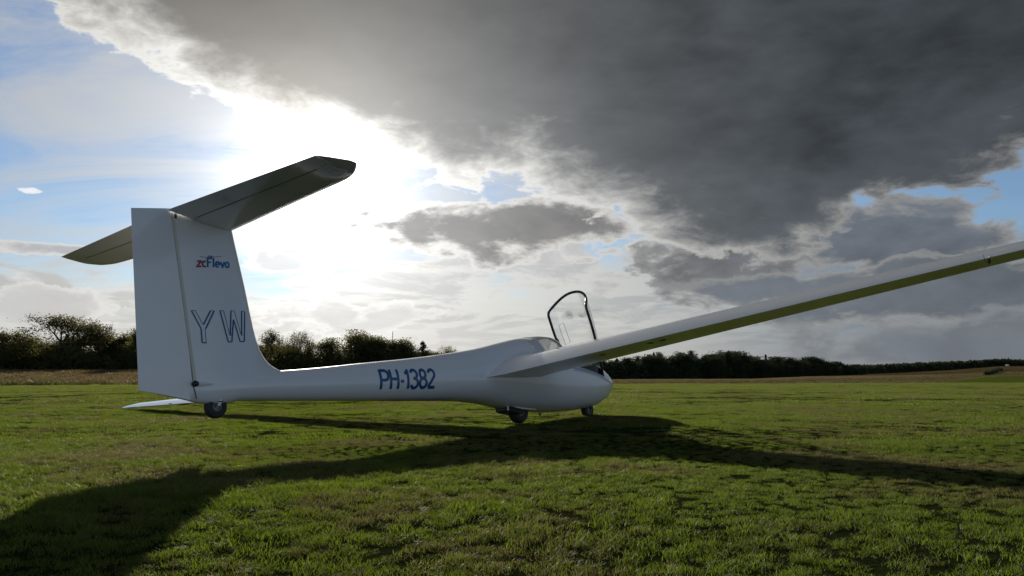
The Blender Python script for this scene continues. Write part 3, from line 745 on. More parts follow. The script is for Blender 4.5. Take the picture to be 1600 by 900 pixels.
def _d_at(xp, yp):       # where the terrain seen in this photo column reaches this row
    a = math.radians(azpx(xp)); dd = np.arange(30., 700., 2.); x_, y_ = dd*math.sin(a), dd*math.cos(a); z_ = H(x_, y_)
    row = 450-FPX*((-y_*math.sin(PITCH)+(z_-CAM_H)*math.cos(PITCH))/(y_*math.cos(PITCH)+(z_-CAM_H)*math.sin(PITCH)))
    k = np.nonzero(row < yp)[0]; return float(dd[k[0]]) if len(k) else 400.
B1, B2, B3 = _d_at(1480, 595.), _d_at(1530, 588.5), _d_at(1610, 586.)
print('bnd', B1, B2, B3)
def BND(A_, x, y):      # distance at which mown grass gives way to heath
    return np.interp(A_, [-180, azpx(0), azpx(600), azpx(1000), azpx(1350), azpx(1440), azpx(1480), azpx(1530), azpx(1610), 60, 180], [58, 58, 60, 62, 63, 66, B1, B2, B3, B3, 58])
Ag = np.degrees(np.arctan2(Xg, Yg)); Bd = BND(Ag, Xg, Yg)
heath = np.clip((R2-Bd*(1+.03*hnoise(Xg, Yg, .06)))/(Bd*.03)+.5, 0, 1)
PX, PY = px_at(Xg, Yg, Zg)
path = np.exp(-((R2-(Bd*1.0-3))/(3.2+Bd*.012))**2)*np.clip((Ag-azpx(1380))/3, 0, 1)
hg = mesh('ground', Vg, Fg, None); 
ca = hg.color_attributes.new('cover', 'FLOAT_COLOR', 'POINT')
cc = np.zeros((na*nr, 4), np.float32); cc[:, 0] = heath.reshape(-1); cc[:, 1] = path.reshape(-1); cc[:, 3] = 1
ca.data.foreach_set('color', cc.reshape(-1))
def ground_mat():
    m, g = mat('mown_grass_and_heath'); b = g.n('ShaderNodeBsdfPrincipled'); b.inputs['Roughness'].default_value = .9; b.inputs['Specular IOR Level'].default_value = 0
    pos = g.n('ShaderNodeNewGeometry').outputs['Position']; at = g.n('ShaderNodeVertexColor', layer_name='cover')
    hx, px_, _ = g.sep(at.outputs[0])
    n1 = g.noise(pos, .35, 6, .6, .3); n2 = g.noise(pos, 3.0, 6, .65); n3 = g.noise(g.vm('MULTIPLY', pos, (.012, .05, 1)), 1., 6, .6, .5)
    n4 = g.noise(pos, 40, 4, .7)
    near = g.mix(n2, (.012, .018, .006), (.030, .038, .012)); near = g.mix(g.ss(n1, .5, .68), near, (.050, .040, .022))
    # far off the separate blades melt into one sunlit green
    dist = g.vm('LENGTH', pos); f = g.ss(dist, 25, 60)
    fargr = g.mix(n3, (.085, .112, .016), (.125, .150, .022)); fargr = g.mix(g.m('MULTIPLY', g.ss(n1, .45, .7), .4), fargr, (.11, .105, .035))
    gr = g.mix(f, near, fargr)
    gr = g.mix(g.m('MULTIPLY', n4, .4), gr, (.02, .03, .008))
    he = g.mix(g.ss(n3, .35, .65), (.060, .040, .020), (.12, .088, .040)); he = g.mix(g.ss(n1, .5, .65), he, (.05, .055, .018))
    pa = (.19, .17, .10)
    c = g.mix(hx, gr, he); c = g.mix(g.m('MULTIPLY', px_, .8), c, pa)
    g.link(c, b.inputs['Base Color'])
    bp = g.n('ShaderNodeBump'); bp.inputs['Strength'].default_value = .9; bp.inputs['Distance'].default_value = .05
    g.link(g.m('ADD', n4, n2), bp.inputs['Height']); g.link(bp.outputs[0], b.inputs['Normal'])
    return finish(m, g, b.outputs[0])
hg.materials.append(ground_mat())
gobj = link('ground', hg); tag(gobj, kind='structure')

# ------------------------------------------------------------------ grass (instanced clumps, one object)
def blade_mat(name, base, tl, dry, patch=True, tw_=.55):
    m, g = mat(name)
    at = g.n('ShaderNodeVertexColor', layer_name='tint'); r, gg, bb = g.sep(at.outputs[0])   # r: along the blade, g: random per blade
    pos = g.n('ShaderNodeNewGeometry').outputs['Position']
    n1 = g.noise(pos, .55, 5, .6, .5); n2 = g.noise(pos, 2.4, 4, .6)
    k = g.ss(g.m('ADD', g.m('MULTIPLY', n1, .75), g.m('MULTIPLY', n2, .35)), .50, .70) if patch else 0.3
    rnd = g.n('ShaderNodeObjectInfo').outputs['Random']
    isdry = g.ss(g.m('ADD', g.m('MULTIPLY', gg, .75), g.m('MULTIPLY', k, .54)), .66, .76)
    def tone(c): 
        a = g.mix(g.m('MULTIPLY_ADD', gg, .5, g.m('MULTIPLY', rnd, .5)), tuple(v*.62 for v in c), tuple(v*1.45 for v in c))
        return g.mix(g.m('MULTIPLY', k, .34), a, (c[0]*1.45, c[1]*1.05, c[2]))
    bc = g.mix(isdry, tone(base), dry); tc_ = g.mix(isdry, tone(tl), tuple(v*.8 for v in dry))
    d = g.n('ShaderNodeBsdfPrincipled'); g.link(bc, d.inputs['Base Color']); d.inputs['Roughness'].default_value = .55; d.inputs['Specular IOR Level'].default_value = .35
    t = g.n('ShaderNodeBsdfTranslucent'); g.link(tc_, t.inputs[0])
    mx = g.n('ShaderNodeMixShader'); mx.inputs[0].default_value = tw_; g.link(d.outputs[0], mx.inputs[1]); g.link(t.outputs[0], mx.inputs[2])
    return finish(m, g, mx.outputs[0])
GRASS = blade_mat('grass_blades', (.052, .080, .014), (.150, .208, .014), (.20, .155, .07))
HEATH = blade_mat('heath_tufts', (.085, .065, .030), (.16, .115, .045), (.20, .15, .075))
def clump(name, seed, n, R, h0, h1, wd, m, lean=.9, seg=3):
    r = np.random.default_rng(seed); V_, F_, T = [], [], []
    for _ in range(n):
        a = r.uniform(0, 6.28); q = R*math.sqrt(r.uniform()); x, y = q*math.cos(a), q*math.sin(a)
        h = r.uniform(h0, h1)*(1-.3*q/R); la = r.uniform(0, 6.28); ln = h*r.uniform(.1, lean); w0 = wd*r.uniform(.6, 1.3); rb = r.uniform()
        fa = r.uniform(0, 3.14); wx, wy = math.cos(fa)*w0/2, math.sin(fa)*w0/2; b0 = len(V_)
        for i in range(seg+1):
            t = i/seg; X_ = x+math.cos(la)*ln*t*t; Y_ = y+math.sin(la)*ln*t*t; Z_ = h*(t-.25*t*t*min(1, lean)) - .004
            if i < seg: k = 1-.55*t; V_ += [(X_-wx*k, Y_-wy*k, Z_), (X_+wx*k, Y_+wy*k, Z_)]; T += [(t, rb, 0, 1)]*2
            else: V_.append((X_, Y_, Z_)); T.append((1, rb, 0, 1))
        for i in range(seg-1): F_.append((b0+2*i, b0+2*i+1, b0+2*i+3, b0+2*i+2))
        F_.append((b0+2*seg-2, b0+2*seg-1, b0+2*seg))
    me = mesh(name, V_, F_, m, False); c = me.color_attributes.new('tint', 'FLOAT_COLOR', 'POINT')
    c.data.foreach_set('color', np.array(T, np.float32).reshape(-1)); return bpy.data.objects.new(name, me)
def scatter(name, xyz, scale, idx, protos, kind='stuff', flat=None):
    me = bpy.data.meshes.new(name); me.from_pydata([tuple(p) for p in xyz], [], [])
    for nm, dat, ty in (('sc', scale, 'FLOAT'), ('rot', np.random.default_rng(5).uniform(0, 6.28, len(xyz)), 'FLOAT'), ('idx', idx, 'INT')):
        a = me.attributes.new(nm, ty, 'POINT'); a.data.foreach_set('value', np.asarray(dat, np.int32 if ty == 'INT' else np.float32))
    o = link(name, me)
    ng = bpy.data.node_groups.new(name, 'GeometryNodeTree'); ng.interface.new_socket('Geometry', in_out='INPUT', socket_type='NodeSocketGeometry'); ng.interface.new_socket('Geometry', in_out='OUTPUT', socket_type='NodeSocketGeometry')
    gi = ng.nodes.new('NodeGroupInput'); go = ng.nodes.new('NodeGroupOutput'); jn = ng.nodes.new('GeometryNodeJoinGeometry')
    def attr(n_, t='FLOAT'):
        a = ng.nodes.new('GeometryNodeInputNamedAttribute'); a.data_type = t; a.inputs[0].default_value = n_; return a.outputs[0]
    s_at, r_at, i_at = attr('sc'), attr('rot'), attr('idx', 'INT')
    cx = ng.nodes.new('ShaderNodeCombineXYZ'); ng.links.new(r_at, cx.inputs[2])
    for k, pr in enumerate(protos):
        oi = ng.nodes.new('GeometryNodeObjectInfo'); oi.inputs['Object'].default_value = pr; oi.inputs['As Instance'].default_value = True
        ip = ng.nodes.new('GeometryNodeInstanceOnPoints'); cmp_ = ng.nodes.new('FunctionNodeCompare'); cmp_.data_type = 'INT'; cmp_.operation = 'EQUAL'
        ii = [s for s in cmp_.inputs if s.type == 'INT']; ng.links.new(i_at, ii[0]); ii[1].default_value = k
        ng.links.new(gi.outputs[0], ip.inputs['Points']); ng.links.new(cmp_.outputs[0], ip.inputs['Selection']); ng.links.new(oi.outputs['Geometry'], ip.inputs['Instance'])
        ng.links.new(cx.outputs[0], ip.inputs['Rotation']); ng.links.new(s_at, ip.inputs['Scale']); ng.links.new(ip.outputs[0], jn.inputs[0])
    ng.links.new(jn.outputs[0], go.inputs[0])
    md = o.modifiers.new('scatter', 'NODES'); md.node_group = ng
    if kind: o['kind'] = kind
    return o
def zone(r0, r1, dens, azl=42, margin=1.5, seed=1):
    r = np.random.default_rng(seed); xm = r1*math.tan(rad(azl))+margin; n = int(dens*2*xm*(r1-r0))
    x = r.uniform(-xm, xm, n); y = r.uniform(r0, r1, n); k = np.abs(x) < np.abs(y)*math.tan(rad(azl))+margin
    return x[k], y[k]
near = [clump('grass_clump', s, 62, .055, *hh, .0024, GRASS, ln) for s, hh, ln in ((1, (.018, .048), 1.1), (2, (.015, .040), 1.5), (3, (.025, .062), .9), (4, (.012, .032), 1.8))]
mid = [clump('grass_clump', s, 70, .14, *hh, .0055, GRASS, 1.1, 2) for s, hh in ((5, (.018, .050)), (6, (.022, .062)), (7, (.014, .042)))]
far = [clump('grass_clump', s, 90, .42, *hh, .013, GRASS, 1.1, 1) for s, hh in ((8, (.022, .060)), (9, (.030, .075)))]
def put(name, parts, label):
    X_ = np.concatenate([p[0] for p in parts]); Y_ = np.concatenate([p[1] for p in parts]); I = np.concatenate([p[2] for p in parts]); S = np.concatenate([p[3] for p in parts])
    return X_, Y_, I, S
r = np.random.default_rng(11); parts = []
for (r0, r1, dens, base, cnt, sd_) in ((.9, 7.5, 330, 0, 4, 21), (7.2, 17, 75, 4, 3, 22), (16.5, 62, 9.5, 7, 2, 23)):
    x, y = zone(r0, r1, dens, seed=sd_); k = hnoise(x, y, .9, 4)+.5*hnoise(x, y, 2.6, 9); 
    bare = hnoise(x, y, 1.1, 17)+.4*hnoise(x, y, 3.1, 18)
    keep = (r.uniform(0, 1, len(x)) > np.clip((bare-.8)*.7, 0, .40)) if base < 7 else np.ones(len(x), bool)
    x, y, k = x[keep], y[keep], k[keep]
    s = (.78+.22*np.clip(k, -1.4, 1.8))*r.uniform(.7, 1.35, len(x)); parts.append((x, y, r.integers(0, cnt, len(x))+base, np.clip(s, .4, 1.9)))
# near-foreground tussocks that stand taller
x, y = zone(1.2, 16, 2.2, seed=31); k = hnoise(x, y, .7, 40) > .25; x, y = x[k], y[k]
xs_, ys_, is_, ss2 = [], [], [], []
for a, b in zip(x, y):
    q = r.integers(6, 16); xs_ += list(a+r.normal(0, .10, q)); ys_ += list(b+r.normal(0, .10, q)); is_ += [2]*q; ss2 += list(r.uniform(1.0, 1.5, q))
parts.append((np.array(xs_), np.array(ys_), np.array(is_), np.array(ss2)))
X_, Y_, I_, S_ = put('grass', parts, '')
print('grass clumps', len(X_))
go_ = scatter('grass', np.stack([X_, Y_, H(X_, Y_)], -1), S_, I_, near+mid+far); tag(go_, 'short uneven green grass of the airfield with drier patches', 'grass')
# small pale clover heads and dry leaf flecks in the foreground grass
DAISY = principled('pale_petals', (.62, .60, .52), .8)
def fleck(seed):
    r_ = random.Random(seed); V_, F_ = [], []
    for k in range(5):
        a = k*1.257+r_.uniform(-.3, .3); b0 = len(V_); l = r_.uniform(.005, .008)
        V_ += [(0, 0, .035), (l*math.cos(a-.4), l*math.sin(a-.4), .038), (l*1.3*math.cos(a), l*1.3*math.sin(a), .034), (l*math.cos(a+.4), l*math.sin(a+.4), .038)]; F_.append((b0, b0+1, b0+2, b0+3))
    V_ += [(-.0007, 0, 0), (.0007, 0, 0), (0, 0, .036)]; F_.append((len(V_)-3, len(V_)-2, len(V_)-1))
    return bpy.data.objects.new('flower_head', mesh('flower_head', V_, F_, DAISY, False))
x, y = zone(2.2, 9, 7, seed=51); k = hnoise(x, y, 1.3, 41)+.3*r.normal(0, 1, len(x)) > 1.05; x, y = x[k], y[k]
fo = scatter('clover_flowers', np.stack([x, y, H(x, y)], -1), r.uniform(.7, 1.25, len(x)), r.integers(0, 2, len(x)), [fleck(1), fleck(2)]); tag(fo, 'tiny pale flower heads dotted through the foreground grass', 'flowers')
# heath: brown tufts beyond the mown edge
BRACK = blade_mat('bracken', (.045, .055, .020), (.10, .11, .03), (.14, .10, .05))
ht = [clump('heath_tuft', s, 70, R_, h0_, h1_, w_, m_, 1.0, 2) for s, R_, h0_, h1_, w_, m_ in ((12, .45, .18, .42, .035, HEATH), (13, .7, .12, .30, .05, HEATH), (14, .35, .25, .55, .03, BRACK))]
r = np.random.default_rng(61); n = 42000
A_ = np.radians(r.uniform(-40, 38, n)); Dd = np.sqrt(r.uniform(58**2, 260**2, n)); x = Dd*np.sin(A_); y = Dd*np.cos(A_); Ad = np.degrees(A_)
bd = BND(Ad, x, y); lim = np.interp(Ad, [-40, azpx(700), azpx(950), azpx(1300), 40], [140, 145, 235, 260, 260])
k = (Dd > bd*(1.01+.03*hnoise(x, y, .06))) & (Dd < lim); x, y, Dd, Ad = x[k], y[k], Dd[k], Ad[k]
s = np.interp(Ad, [-40, azpx(700), azpx(900), 40], [1.35, 1.2, .45, .45])*r.uniform(.6, 1.3, len(x))*(1+.25*hnoise(x, y, .08, 77)); 
print('heath tufts', len(x))
ho = scatter('heath', np.stack([x, y, H(x, y)-.03], -1), np.clip(s, .2, 2.0), np.where(hnoise(x, y, .07, 91)+r.normal(0, .5, len(x)) > .55, 2, r.integers(0, 2, len(x))), ht); tag(ho, 'rough brown heath grass between the mown field and the trees', 'heath')

# ------------------------------------------------------------------ trees
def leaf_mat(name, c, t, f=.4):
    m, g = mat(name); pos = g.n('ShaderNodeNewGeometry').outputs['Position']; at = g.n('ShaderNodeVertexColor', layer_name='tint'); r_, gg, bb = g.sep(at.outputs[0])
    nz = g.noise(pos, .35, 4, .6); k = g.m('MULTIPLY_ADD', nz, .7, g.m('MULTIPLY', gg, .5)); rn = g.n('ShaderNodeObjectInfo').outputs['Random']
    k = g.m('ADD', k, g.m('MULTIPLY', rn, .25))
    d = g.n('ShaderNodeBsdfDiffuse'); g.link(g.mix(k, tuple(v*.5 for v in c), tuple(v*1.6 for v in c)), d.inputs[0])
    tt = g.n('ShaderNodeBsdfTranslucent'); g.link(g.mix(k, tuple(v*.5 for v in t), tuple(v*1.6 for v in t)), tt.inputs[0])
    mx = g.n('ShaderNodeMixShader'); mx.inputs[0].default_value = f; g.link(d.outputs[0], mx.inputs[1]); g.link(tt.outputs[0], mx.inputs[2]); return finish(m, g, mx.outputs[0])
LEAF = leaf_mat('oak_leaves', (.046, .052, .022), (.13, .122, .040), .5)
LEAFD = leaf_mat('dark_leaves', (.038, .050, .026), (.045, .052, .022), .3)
BARK = principled('bark', (.055, .045, .035), .9, nscale=3, namt=.4, bump=.4)
def make_tree(seed, height, width, dens, trunk_h, ls=.26, spread=1.0, levels=4, mat_leaf=None, conic=False, low=.0):
    """returns (trunk mesh, crown mesh) of a tree `height` m tall"""
    r_ = random.Random(seed); tv = []; tips = []
    def grow(p, d, L, rad_, lv):
        pts_ = [p]; q = p.copy(); dd = d.copy(); n_ = 3
        for i in range(n_):
            dd = (dd+Vector((r_.uniform(-1, 1), r_.uniform(-1, 1), r_.uniform(-.4, .7)))*.20).normalized(); q = q+dd*L/n_; pts_.append(q.copy())
        rs = [rad_*(1-.35*i/n_) for i in range(n_+1)]; tv.append(tube(pts_, rs, 5 if lv < 2 else 3))
        if lv >= 2: tips.append((pts_[-1], L)); tips.append((pts_[1], L))
        if lv >= levels: tips.append((pts_[-1], L)); tips.append((pts_[-2], L)); return
        if lv >= levels-1: tips.append((pts_[-1], L*.8))
        k = r_.choice((2, 3, 3)) if lv else r_.choice((4, 5))
        for i in range(k):
            a = 2*math.pi*(i+r_.uniform(0, .7))/k; tilt = r_.uniform(.35, .95)*spread if lv else r_.uniform(.25, 1.15)*spread
            ax = dd.orthogonal().normalized(); ax2 = dd.cross(ax)
            nd_ = (dd*math.cos(tilt)+(ax*math.cos(a)+ax2*math.sin(a))*math.sin(tilt)); nd_ = (nd_+Vector((0, 0, .12 if i else .45))).normalized()
            start = pts_[-1] if i % 2 == 0 else pts_[-2]
            grow(start, nd_, L*r_.uniform(.62, .85), rad_*.55, lv+1)
    grow(Vector((0, 0, -.2)), Vector((0, 0, 1)), trunk_h+.2, height*.022, 0)
    # scale the skeleton to the wanted size
    P_ = np.array([tuple(t[0]) for t in tips]); zmax = P_[:, 2].max(); wmax = np.percentile(np.abs(P_[:, :2]), 95)*2
    sz, sw = (height-.15)/zmax, (width-.4)/wmax
    tr = merge(*tv); TV = [(v[0]*sw, v[1]*sw, v[2]*sz) for v in tr[0]]
    n_ = int(dens); rg = np.random.default_rng(seed); P_ = P_*[sw, sw, sz]
    if ls < .2:
        k_ = int(len(P_)*.75); zz_ = rg.uniform(.16, .93, k_); an = rg.uniform(0, 6.28, k_); rr_2 = width*.46*np.sqrt(rg.uniform(.05, 1, k_))*np.sin(np.pi*np.clip(zz_*.85+.12, 0, 1))**.7
        P_ = np.concatenate([P_, np.stack([rr_2*np.cos(an), rr_2*np.sin(an), height*zz_], 1)])
    if low:                                 # bushy skirt of foliage low down
        L2 = rg.uniform(-1, 1, (int(len(P_)*low), 3))*[width*.40, width*.40, 0]+[0, 0, 1]*np.array([[0, 0, z] for z in rg.uniform(.3, height*.55, int(len(P_)*low))])*1.0; P_ = np.concatenate([P_, L2])
    pk = P_[rg.integers(0, len(P_), n_)]+rg.normal(0, 1, (n_, 3))*[width*(.050 if ls < .2 else .085), width*(.050 if ls < .2 else .085), height*(.034 if ls < .2 else .060)]
    pk[:, 2] = np.clip(pk[:, 2], .15, height+.25)
    clump_ = np.sin(pk[:, 0]*2.1+seed)+np.sin(pk[:, 1]*2.3)+np.sin(pk[:, 2]*2.6); pk = pk[clump_ > -1.5]; n_ = len(pk)
    a = rg.normal(0, 1, (n_, 3)); a /= np.linalg.norm(a, axis=1)[:, None]; b = np.cross(a, rg.normal(0, 1, (n_, 3))); b /= np.linalg.norm(b, axis=1)[:, None]
    s_ = ls*rg.uniform(.5, 1.25, (n_, 1)); s2 = s_*rg.uniform(.45, .8, (n_, 1))
    q = np.stack([pk-a*s_, pk+b*s2, pk+a*s_, pk-b*s2*.8], 1).reshape(-1, 3)
    me = bpy.data.meshes.new('crown'); me.from_pydata(q.tolist(), [], [(4*i, 4*i+1, 4*i+2, 4*i+3) for i in range(n_)]); me.materials.append(mat_leaf or LEAF)
    ca_ = me.color_attributes.new('tint', 'FLOAT_COLOR', 'POINT'); cc_ = np.ones((4*n_, 4), np.float32); cc_[:, 1] = np.repeat(rg.uniform(0, 1, n_), 4); ca_.data.foreach_set('color', cc_.reshape(-1))
    return mesh('trunk', TV, tr[1], BARK), me
def pine(seed, height, width, n_=2600):
    rg = np.random.default_rng(seed); tv = [tube([(0, 0, -.2), (.1, .05, height*.5), (0, 0, height*.95)], [height*.02, height*.013, .03], 6)]; P_ = []
    for i in range(46):
        z = height*(.22+.76*i/46); R_ = width/2*(1-(z/height-.22)/.80)**.75*rg.uniform(.6, 1.1); a = rg.uniform(0, 6.28)
        e = np.array([R_*math.cos(a), R_*math.sin(a), z+R_*.15]); tv.append(tube([(0, 0, z-.2), tuple(e*.6+np.array([0, 0, (z-.1)*.4])), tuple(e)], [.04, .025, .01], 3))
        P_ += [e*t+np.array([0, 0, z])*(1-t) for t in (.45, .7, .9, 1.0)]
    P_ = np.array(P_); pk = P_[rg.integers(0, len(P_), n_)]+rg.normal(0, 1, (n_, 3))*[.22, .22, .16]
    a = rg.normal(0, 1, (n_, 3)); a /= np.linalg.norm(a, axis=1)[:, None]; b = np.cross(a, rg.normal(0, 1, (n_, 3))); b /= np.linalg.norm(b, axis=1)[:, None]
    s_ = .22*rg.uniform(.5, 1.2, (n_, 1)); q = np.stack([pk-a*s_, pk+b*s_*.5, pk+a*s_, pk-b*s_*.5], 1).reshape(-1, 3)
    me = bpy.data.meshes.new('crown'); me.from_pydata(q.tolist(), [], [(4*i, 4*i+1, 4*i+2, 4*i+3) for i in range(n_)]); me.materials.append(LEAFD)
    ca_ = me.color_attributes.new('tint', 'FLOAT_COLOR', 'POINT'); cc_ = np.ones((4*n_, 4), np.float32); cc_[:, 1] = np.repeat(rg.uniform(0, 1, n_), 4); ca_.data.foreach_set('color', cc_.reshape(-1))
    return mesh('trunk', *merge(*tv), BARK), me
KIND = {
 'airy': [make_tree(101, 10, 11, 9500, 1.7, .15, .85, 5), make_tree(115, 10, 9, 7000, 1.9, .14, .85, 5)],
 'thin': [make_tree(103, 10, 6.5, 4200, 2.4, .15, .8, 5), make_tree(104, 10, 5.5, 3800, 2.6, .15, .75, 5)],
 'bush': [make_tree(105, 10, 9, 15000, 1.6, .20, 1.0, 4, low=1.0), make_tree(106, 10, 8, 15000, 1.8, .20, .9, 4, low=1.2), make_tree(107, 10, 10, 16500, 1.4, .20, 1.1, 4, low=1.0)],
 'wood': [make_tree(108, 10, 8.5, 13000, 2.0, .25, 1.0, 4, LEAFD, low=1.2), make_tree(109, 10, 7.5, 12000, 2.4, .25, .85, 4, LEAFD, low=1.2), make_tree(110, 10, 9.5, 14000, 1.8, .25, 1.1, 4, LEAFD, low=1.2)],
 'pine': [pine(111, 10, 5.2)]}
WID = {'airy': (11, 9), 'thin': (6.5, 5.5), 'bush': (9, 8, 10), 'wood': (8.5, 7.5, 9.5), 'pine': (5.2,)}
rt = random.Random(9)
def tree(name, kind, xpx, toppx, dist, wpx, label, group, var=None, cat='tree'):
    i = rt.randrange(len(KIND[kind])) if var is None else var; tm, cm = KIND[kind][i]
    a = rad(azpx(xpx)); y = dist*math.cos(a); x = dist*math.sin(a); z = float(H(x, y))
    # height from the photo row of its top
    el_ = (HOR-toppx)/FPX*math.cos(a); top = CAM_H+dist*el_; h = max(2.5, top-z); wd = wpx/FPX*dist*math.cos(a)
    o = bpy.data.objects.new(name, None); COL.objects.link(o); o.location = (x, y, z); o.rotation_euler = (0, 0, rt.uniform(0, 6.28)); o.empty_display_size = .5
    o.scale = (wd/WID[kind][i],)*2+(h/10,)
    tag(o, label, cat, group); link('trunk', tm, o); link('crown', cm, o); return o
L1 = 'trees along the left edge of the field'
LT = [('bush', 14, 513, 128, 62, 'dense dark bushy tree at the far left edge of the treeline', 0),
 ('airy', 98, 492, 132, 112, 'largest see-through spreading tree of the treeline, left of the tail fin', 0),
 ('bush', 60, 532, 140, 55, 'low dense tree half hidden behind the big spreading tree', 1),
 ('thin', 163, 506, 134, 50, 'thin upright tree with gaps just right of the big spreading tree', 0),
 ('thin', 140, 520, 138, 40, 'slender open tree between the big spreading tree and the next thin tree', 1),
 ('bush', 190, 524, 138, 50, 'dense low tree close to the left edge of the tail fin', 2),
 ('bush', 212, 508, 130, 42, 'tall dense tree touching the left edge of the rudder', 1),
 ('bush', 275, 515, 138, 60, 'dense tree standing behind the lower tail fin', 0),
 ('thin', 330, 512, 136, 50, 'thin tree standing behind the tail fin lettering', 1),
 ('bush', 375, 527, 140, 52, 'dense tree right behind the leading edge of the tail fin', 1),
 ('thin', 422, 514, 140, 46, 'open see-through tree just right of the tail fin', 0),
 ('bush', 440, 545, 142, 50, 'low bushy tree below the two open trees right of the fin', 0),
 ('airy', 471, 517, 142, 44, 'round open crown with sky showing through, second tree right of the fin', 1),
 ('bush', 474, 546, 140, 44, 'low dense bush at the foot of the round open tree', 1),
 ('bush', 508, 530, 144, 46, 'medium dense tree between the round open tree and the tallest dense tree', 2),
 ('bush', 548, 518, 146, 54, 'tallest dense round tree above the middle of the tail boom', 0),
 ('bush', 590, 525, 146, 48, 'broad dense tree left of the thin radio mast', 1),
 ('bush', 628, 533, 150, 44, 'dense tree just right of the thin radio mast', 2),
 ('pine', 661, 534, 150, 26, 'narrow pointed conifer standing alone above the registration letters', 0),
 ('bush', 648, 549, 154, 34, 'low dense tree directly left of the pointed conifer', 0),
 ('bush', 684, 548, 156, 34, 'low dense tree directly right of the pointed conifer', 1),
 ('airy', 701, 540, 156, 30, 'small open tree last in the row before the canopy hump', 1),
 ('bush', 722, 552, 165, 34, 'low tree peeping over the spine of the fuselage', 2)]
for kd, xp, tp_, ds, wp, lb, vr in LT: tree({'pine': 'conifer'}.get(kd, 'broadleaf_tree'), kd, xp, tp_, ds, wp*(1.2 if kd == 'bush' else 1.05), lb, L1, vr)
for xp, tp_, lb in ((30, 527, 'dense tree in the back row at the far left'), (80, 534, 'dense tree showing under the big spreading tree'), (125, 527, 'dark tree filling the gap right of the big spreading tree'),
                    (178, 522, 'dense tree in the back row left of the fin'), (405, 536, 'low dense tree at the foot of the fin leading edge'), (455, 536, 'dense tree in the back row between the two open crowns'),
                    (570, 527, 'dense tree in the back row left of the mast'),
                    (609, 530, 'dense tree directly behind the radio mast'), (678, 549, 'dense low tree in the back row right of the conifer')):
    tree('broadleaf_tree', 'bush', xp, tp_, (138 if xp < 200 else 152), 60, lb, L1)
for i, xp in enumerate(range(745, 940, 24)):
    tree('broadleaf_tree', 'wood', xp, 560+rt.uniform(-3, 3), 175+8*i, 38, 'distant dark tree hidden behind the cockpit and wing root', 'trees hidden behind the cockpit')
# off-frame continuation at the left
for i, xp in enumerate((-45, -95, -160, -230)):
    tree('broadleaf_tree', ('bush', 'airy')[i % 2], xp, 508+rt.uniform(-6, 8), 130, 75, 'tree continuing the treeline past the left picture edge', 'trees past the left picture edge')
# the wood on the right: a front row and two rows behind
tops = interp([(925, 566), (954, 562), (990, 556), (1005, 553), (1060, 550), (1100, 551), (1141, 549), (1175, 553), (1196, 556), (1217, 559), (1260, 560), (1285, 562), (1310, 567), (1335, 571)])
xp = 930
WL = ['dark rounded tree behind the nose of the glider', 'dark rounded tree in the wood below the near wing', 'lower dark tree at the right end of the wood']
i = 0
while xp < 1335:
    f = (xp-930)/405; ds = 235+40*min(1, f/.6)+130*max(0, (f-.6)/.4)
    lb = WL[0] if xp < 1010 else (WL[1] if xp < 1230 else WL[2])
    for row in range(2):
        tp_ = tops(xp)+(rt.uniform(-1.5, 5) if row else rt.uniform(1.5, 13)); kd = 'wood'
        tree('broadleaf_tree', kd, xp+rt.uniform(-5, 5)+row*7, tp_, ds+row*14+rt.uniform(-4, 4), rt.uniform(24, 40), lb+(', at its front edge' if row == 0 else ', standing behind the front row'), ('front row' if row == 0 else 'second row')+' of trees '+('behind the nose' if xp < 1010 else ('below the wing' if xp < 1230 else 'at the right end of the wood')))
    if i % 4 == 2: tree('conifer', 'pine', xp+4, tops(xp)-1, ds+8, rt.uniform(13, 18), 'pointed conifer rising from the dark wood '+('behind the nose' if xp < 1010 else ('below the wing' if xp < 1230 else 'near the far ridge')), 'conifers of the wood')
    xp += 14.5; i += 1
# quads of leaf for masses nobody could count
def leaf_mass(name, centers, radii, per, ls, m, label, cat, seed=3):
    rg = np.random.default_rng(seed); n0 = len(centers); c0 = np.repeat(np.array(centers), per, 0); r0 = np.repeat(np.array(radii), per, 0); n_ = len(c0)
    d = rg.normal(0, 1, (n_, 3)); d /= np.linalg.norm(d, axis=1)[:, None]; pk = c0+d*r0*(rg.uniform(.45, 1.05, (n_, 1)))
    a = rg.normal(0, 1, (n_, 3)); a /= np.linalg.norm(a, axis=1)[:, None]; b = np.cross(a, rg.normal(0, 1, (n_, 3))); b /= np.linalg.norm(b, axis=1)[:, None]
    s_ = ls*rg.uniform(.5, 1.25, (n_, 1)); q = np.stack([pk-a*s_, pk+b*s_*.7, pk+a*s_, pk-b*s_*.6], 1).reshape(-1, 3)
    me = bpy.data.meshes.new(name); me.from_pydata(q.tolist(), [], [(4*i, 4*i+1, 4*i+2, 4*i+3) for i in range(n_)]); me.materials.append(m)
    ca_ = me.color_attributes.new('tint', 'FLOAT_COLOR', 'POINT'); cc_ = np.ones((4*n_, 4), np.float32); cc_[:, 1] = np.repeat(rg.uniform(0, 1, n_), 4); ca_.data.foreach_set('color', cc_.reshape(-1))
    o = link(name, me); tag(o, label, cat, kind='stuff'); return o
cs_, rs_ = [], []
far_top = interp([(1240, 572), (1320, 571.5), (1360, 570), (1430, 567), (1500, 564.5), (1557, 561.5), (1580, 562), (1600, 564), (1640, 563), (1700, 565), (1900, 566)])
xp = 1235.
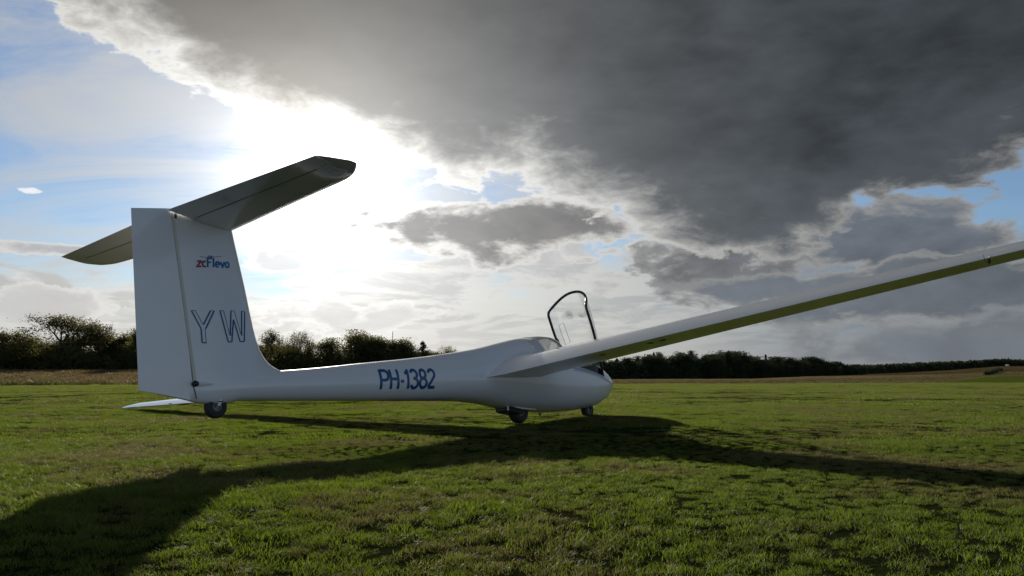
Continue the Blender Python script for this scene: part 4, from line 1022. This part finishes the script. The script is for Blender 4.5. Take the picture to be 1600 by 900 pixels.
while xp < 1850:
    for row in range(3):
        ds = np.interp(xp, [1235, 1320, 1485, 1900], [560, 620, 665, 680])+row*22; a = rad(azpx(xp+row*3)); x, y = ds*math.sin(a), ds*math.cos(a); z = float(H(x, y))
        top = CAM_H+ds*math.cos(a)*(HOR-far_top(xp)+rt.uniform(-.6, .9))/FPX; hh = max(4, top-z); R_ = rt.uniform(3.0, 4.5)
        for kz in (.25, .62): cs_.append((x+rt.uniform(-1, 1), y, z+hh*kz)); rs_.append((R_, R_, hh*.38))
        cs_.append((x, y, z+hh*.12)); rs_.append((R_*1.2, R_, hh*.14))
    xp += 6.5
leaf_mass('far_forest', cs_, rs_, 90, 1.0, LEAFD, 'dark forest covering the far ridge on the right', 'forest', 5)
cs_, rs_ = [], []
for i in range(520):
    xp = rt.uniform(-260, 760); ds = np.interp(xp, [-260, 400, 760], [124, 134, 160])+rt.uniform(-3, 9); a = rad(azpx(xp)); x, y = ds*math.sin(a), ds*math.cos(a); z = float(H(x, y)); hh = rt.uniform(1.2, 4.2)
    cs_.append((x, y, z+hh*.45)); rs_.append((rt.uniform(1.2, 2.6), 1.6, hh*.55))
leaf_mass('undergrowth', cs_, rs_, 150, .24, LEAF, 'dark tangled undergrowth at the foot of the left treeline', 'undergrowth', 6)
cs_, rs_ = [], []
for i in range(330):
    xp = rt.uniform(925, 1345); f = (xp-930)/405; ds = 232+40*min(1, f/.6)+130*max(0, (f-.6)/.4)+rt.uniform(-2, 22); a = rad(azpx(xp)); x, y = ds*math.sin(a), ds*math.cos(a); z = float(H(x, y)); hh = rt.uniform(2.5, 5)
    cs_.append((x, y, z+hh*.42)); rs_.append((rt.uniform(1.8, 3.4), 2.2, hh*.55))
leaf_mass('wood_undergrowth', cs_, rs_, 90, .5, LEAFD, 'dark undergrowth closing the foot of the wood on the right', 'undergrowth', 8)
# hedge row running up the far hillside
cs_, rs_ = [], []
for i in range(40):
    k = i/39; xp = 1538+20*k; yp = 586-8*k; ds = _d_at(xp, yp); a = rad(azpx(xp)); x, y = ds*math.sin(a), ds*math.cos(a); z = float(H(x, y)); cs_.append((x, y, z+.25)); rs_.append((.55, .9, .38))
hd = leaf_mass('hedge', cs_, rs_, 60, .5, LEAFD, 'short dark hedge climbing the far hillside beside the track', 'hedge', 9); del hd['kind']

# thin radio mast among the trees
a = rad(azpx(613.6)); ds = 160; mx_, my_ = ds*math.sin(a), ds*math.cos(a); mz = float(H(mx_, my_)); mh = CAM_H+ds*math.cos(a)*(HOR-518)/FPX-mz
mast = bpy.data.objects.new('radio_mast', None); COL.objects.link(mast); mast.location = (mx_, my_, mz); tag(mast, 'thin metal mast sticking up above the trees over the tail boom', 'mast')
link('pole', fixn(mesh('pole', *tube([(0, 0, 0), (0, 0, mh*.7), (0, 0, mh)], [.11, .08, .05], 8), ALU)), mast)
for k_, l_ in ((.86, .25), (.93, .18)): link('antenna_bar', fixn(mesh('antenna_bar', *tube([(-l_, 0, mh*k_), (l_, 0, mh*k_)], .03, 5), ALU)), mast)
# tiny white caravan on the ridge
WHITE = principled('white_paint', (.8, .8, .78), .4)
a = rad(azpx(1570)); ds = 640; x, y = ds*math.sin(a), ds*math.cos(a)
cvn = bpy.data.objects.new('caravan', None); COL.objects.link(cvn); cvn.location = (x, y, float(H(x, y))+.0); cvn.rotation_euler = (0, 0, .4); tag(cvn, 'tiny white caravan on the ridge in front of the far forest', 'caravan')
b_ = link('caravan_body', fixn(mesh('caravan_body', *boxvf(-.95, .95, -.8, .8, .40, 1.7), WHITE, False)), cvn); bevel(b_, .25, 3)
link('window', fixn(mesh('window', *boxvf(-.5, .5, -.82, -.805, 1.0, 1.4), BLACK, False)), b_)
for s in (-1, 1): link('wheel', fixn(mesh('wheel', *disc_wheel(.32, .2, [(.01, -.1), (.3, -.1), (.32, 0), (.3, .1), (.01, .1)], 16), RUBBER)), cvn, (0, s*.78, .32))
link('drawbar', fixn(mesh('drawbar', *tube([(1.05, 0, .5), (1.9, 0, .45)], .05, 6), ALU)), cvn)

SC.cycles.max_bounces = 6; SC.cycles.transparent_max_bounces = 12; SC.cycles.caustics_reflective = False; SC.cycles.caustics_refractive = False
SC.cycles.sample_clamp_indirect = 6; SC.cycles.sample_clamp_direct = 4
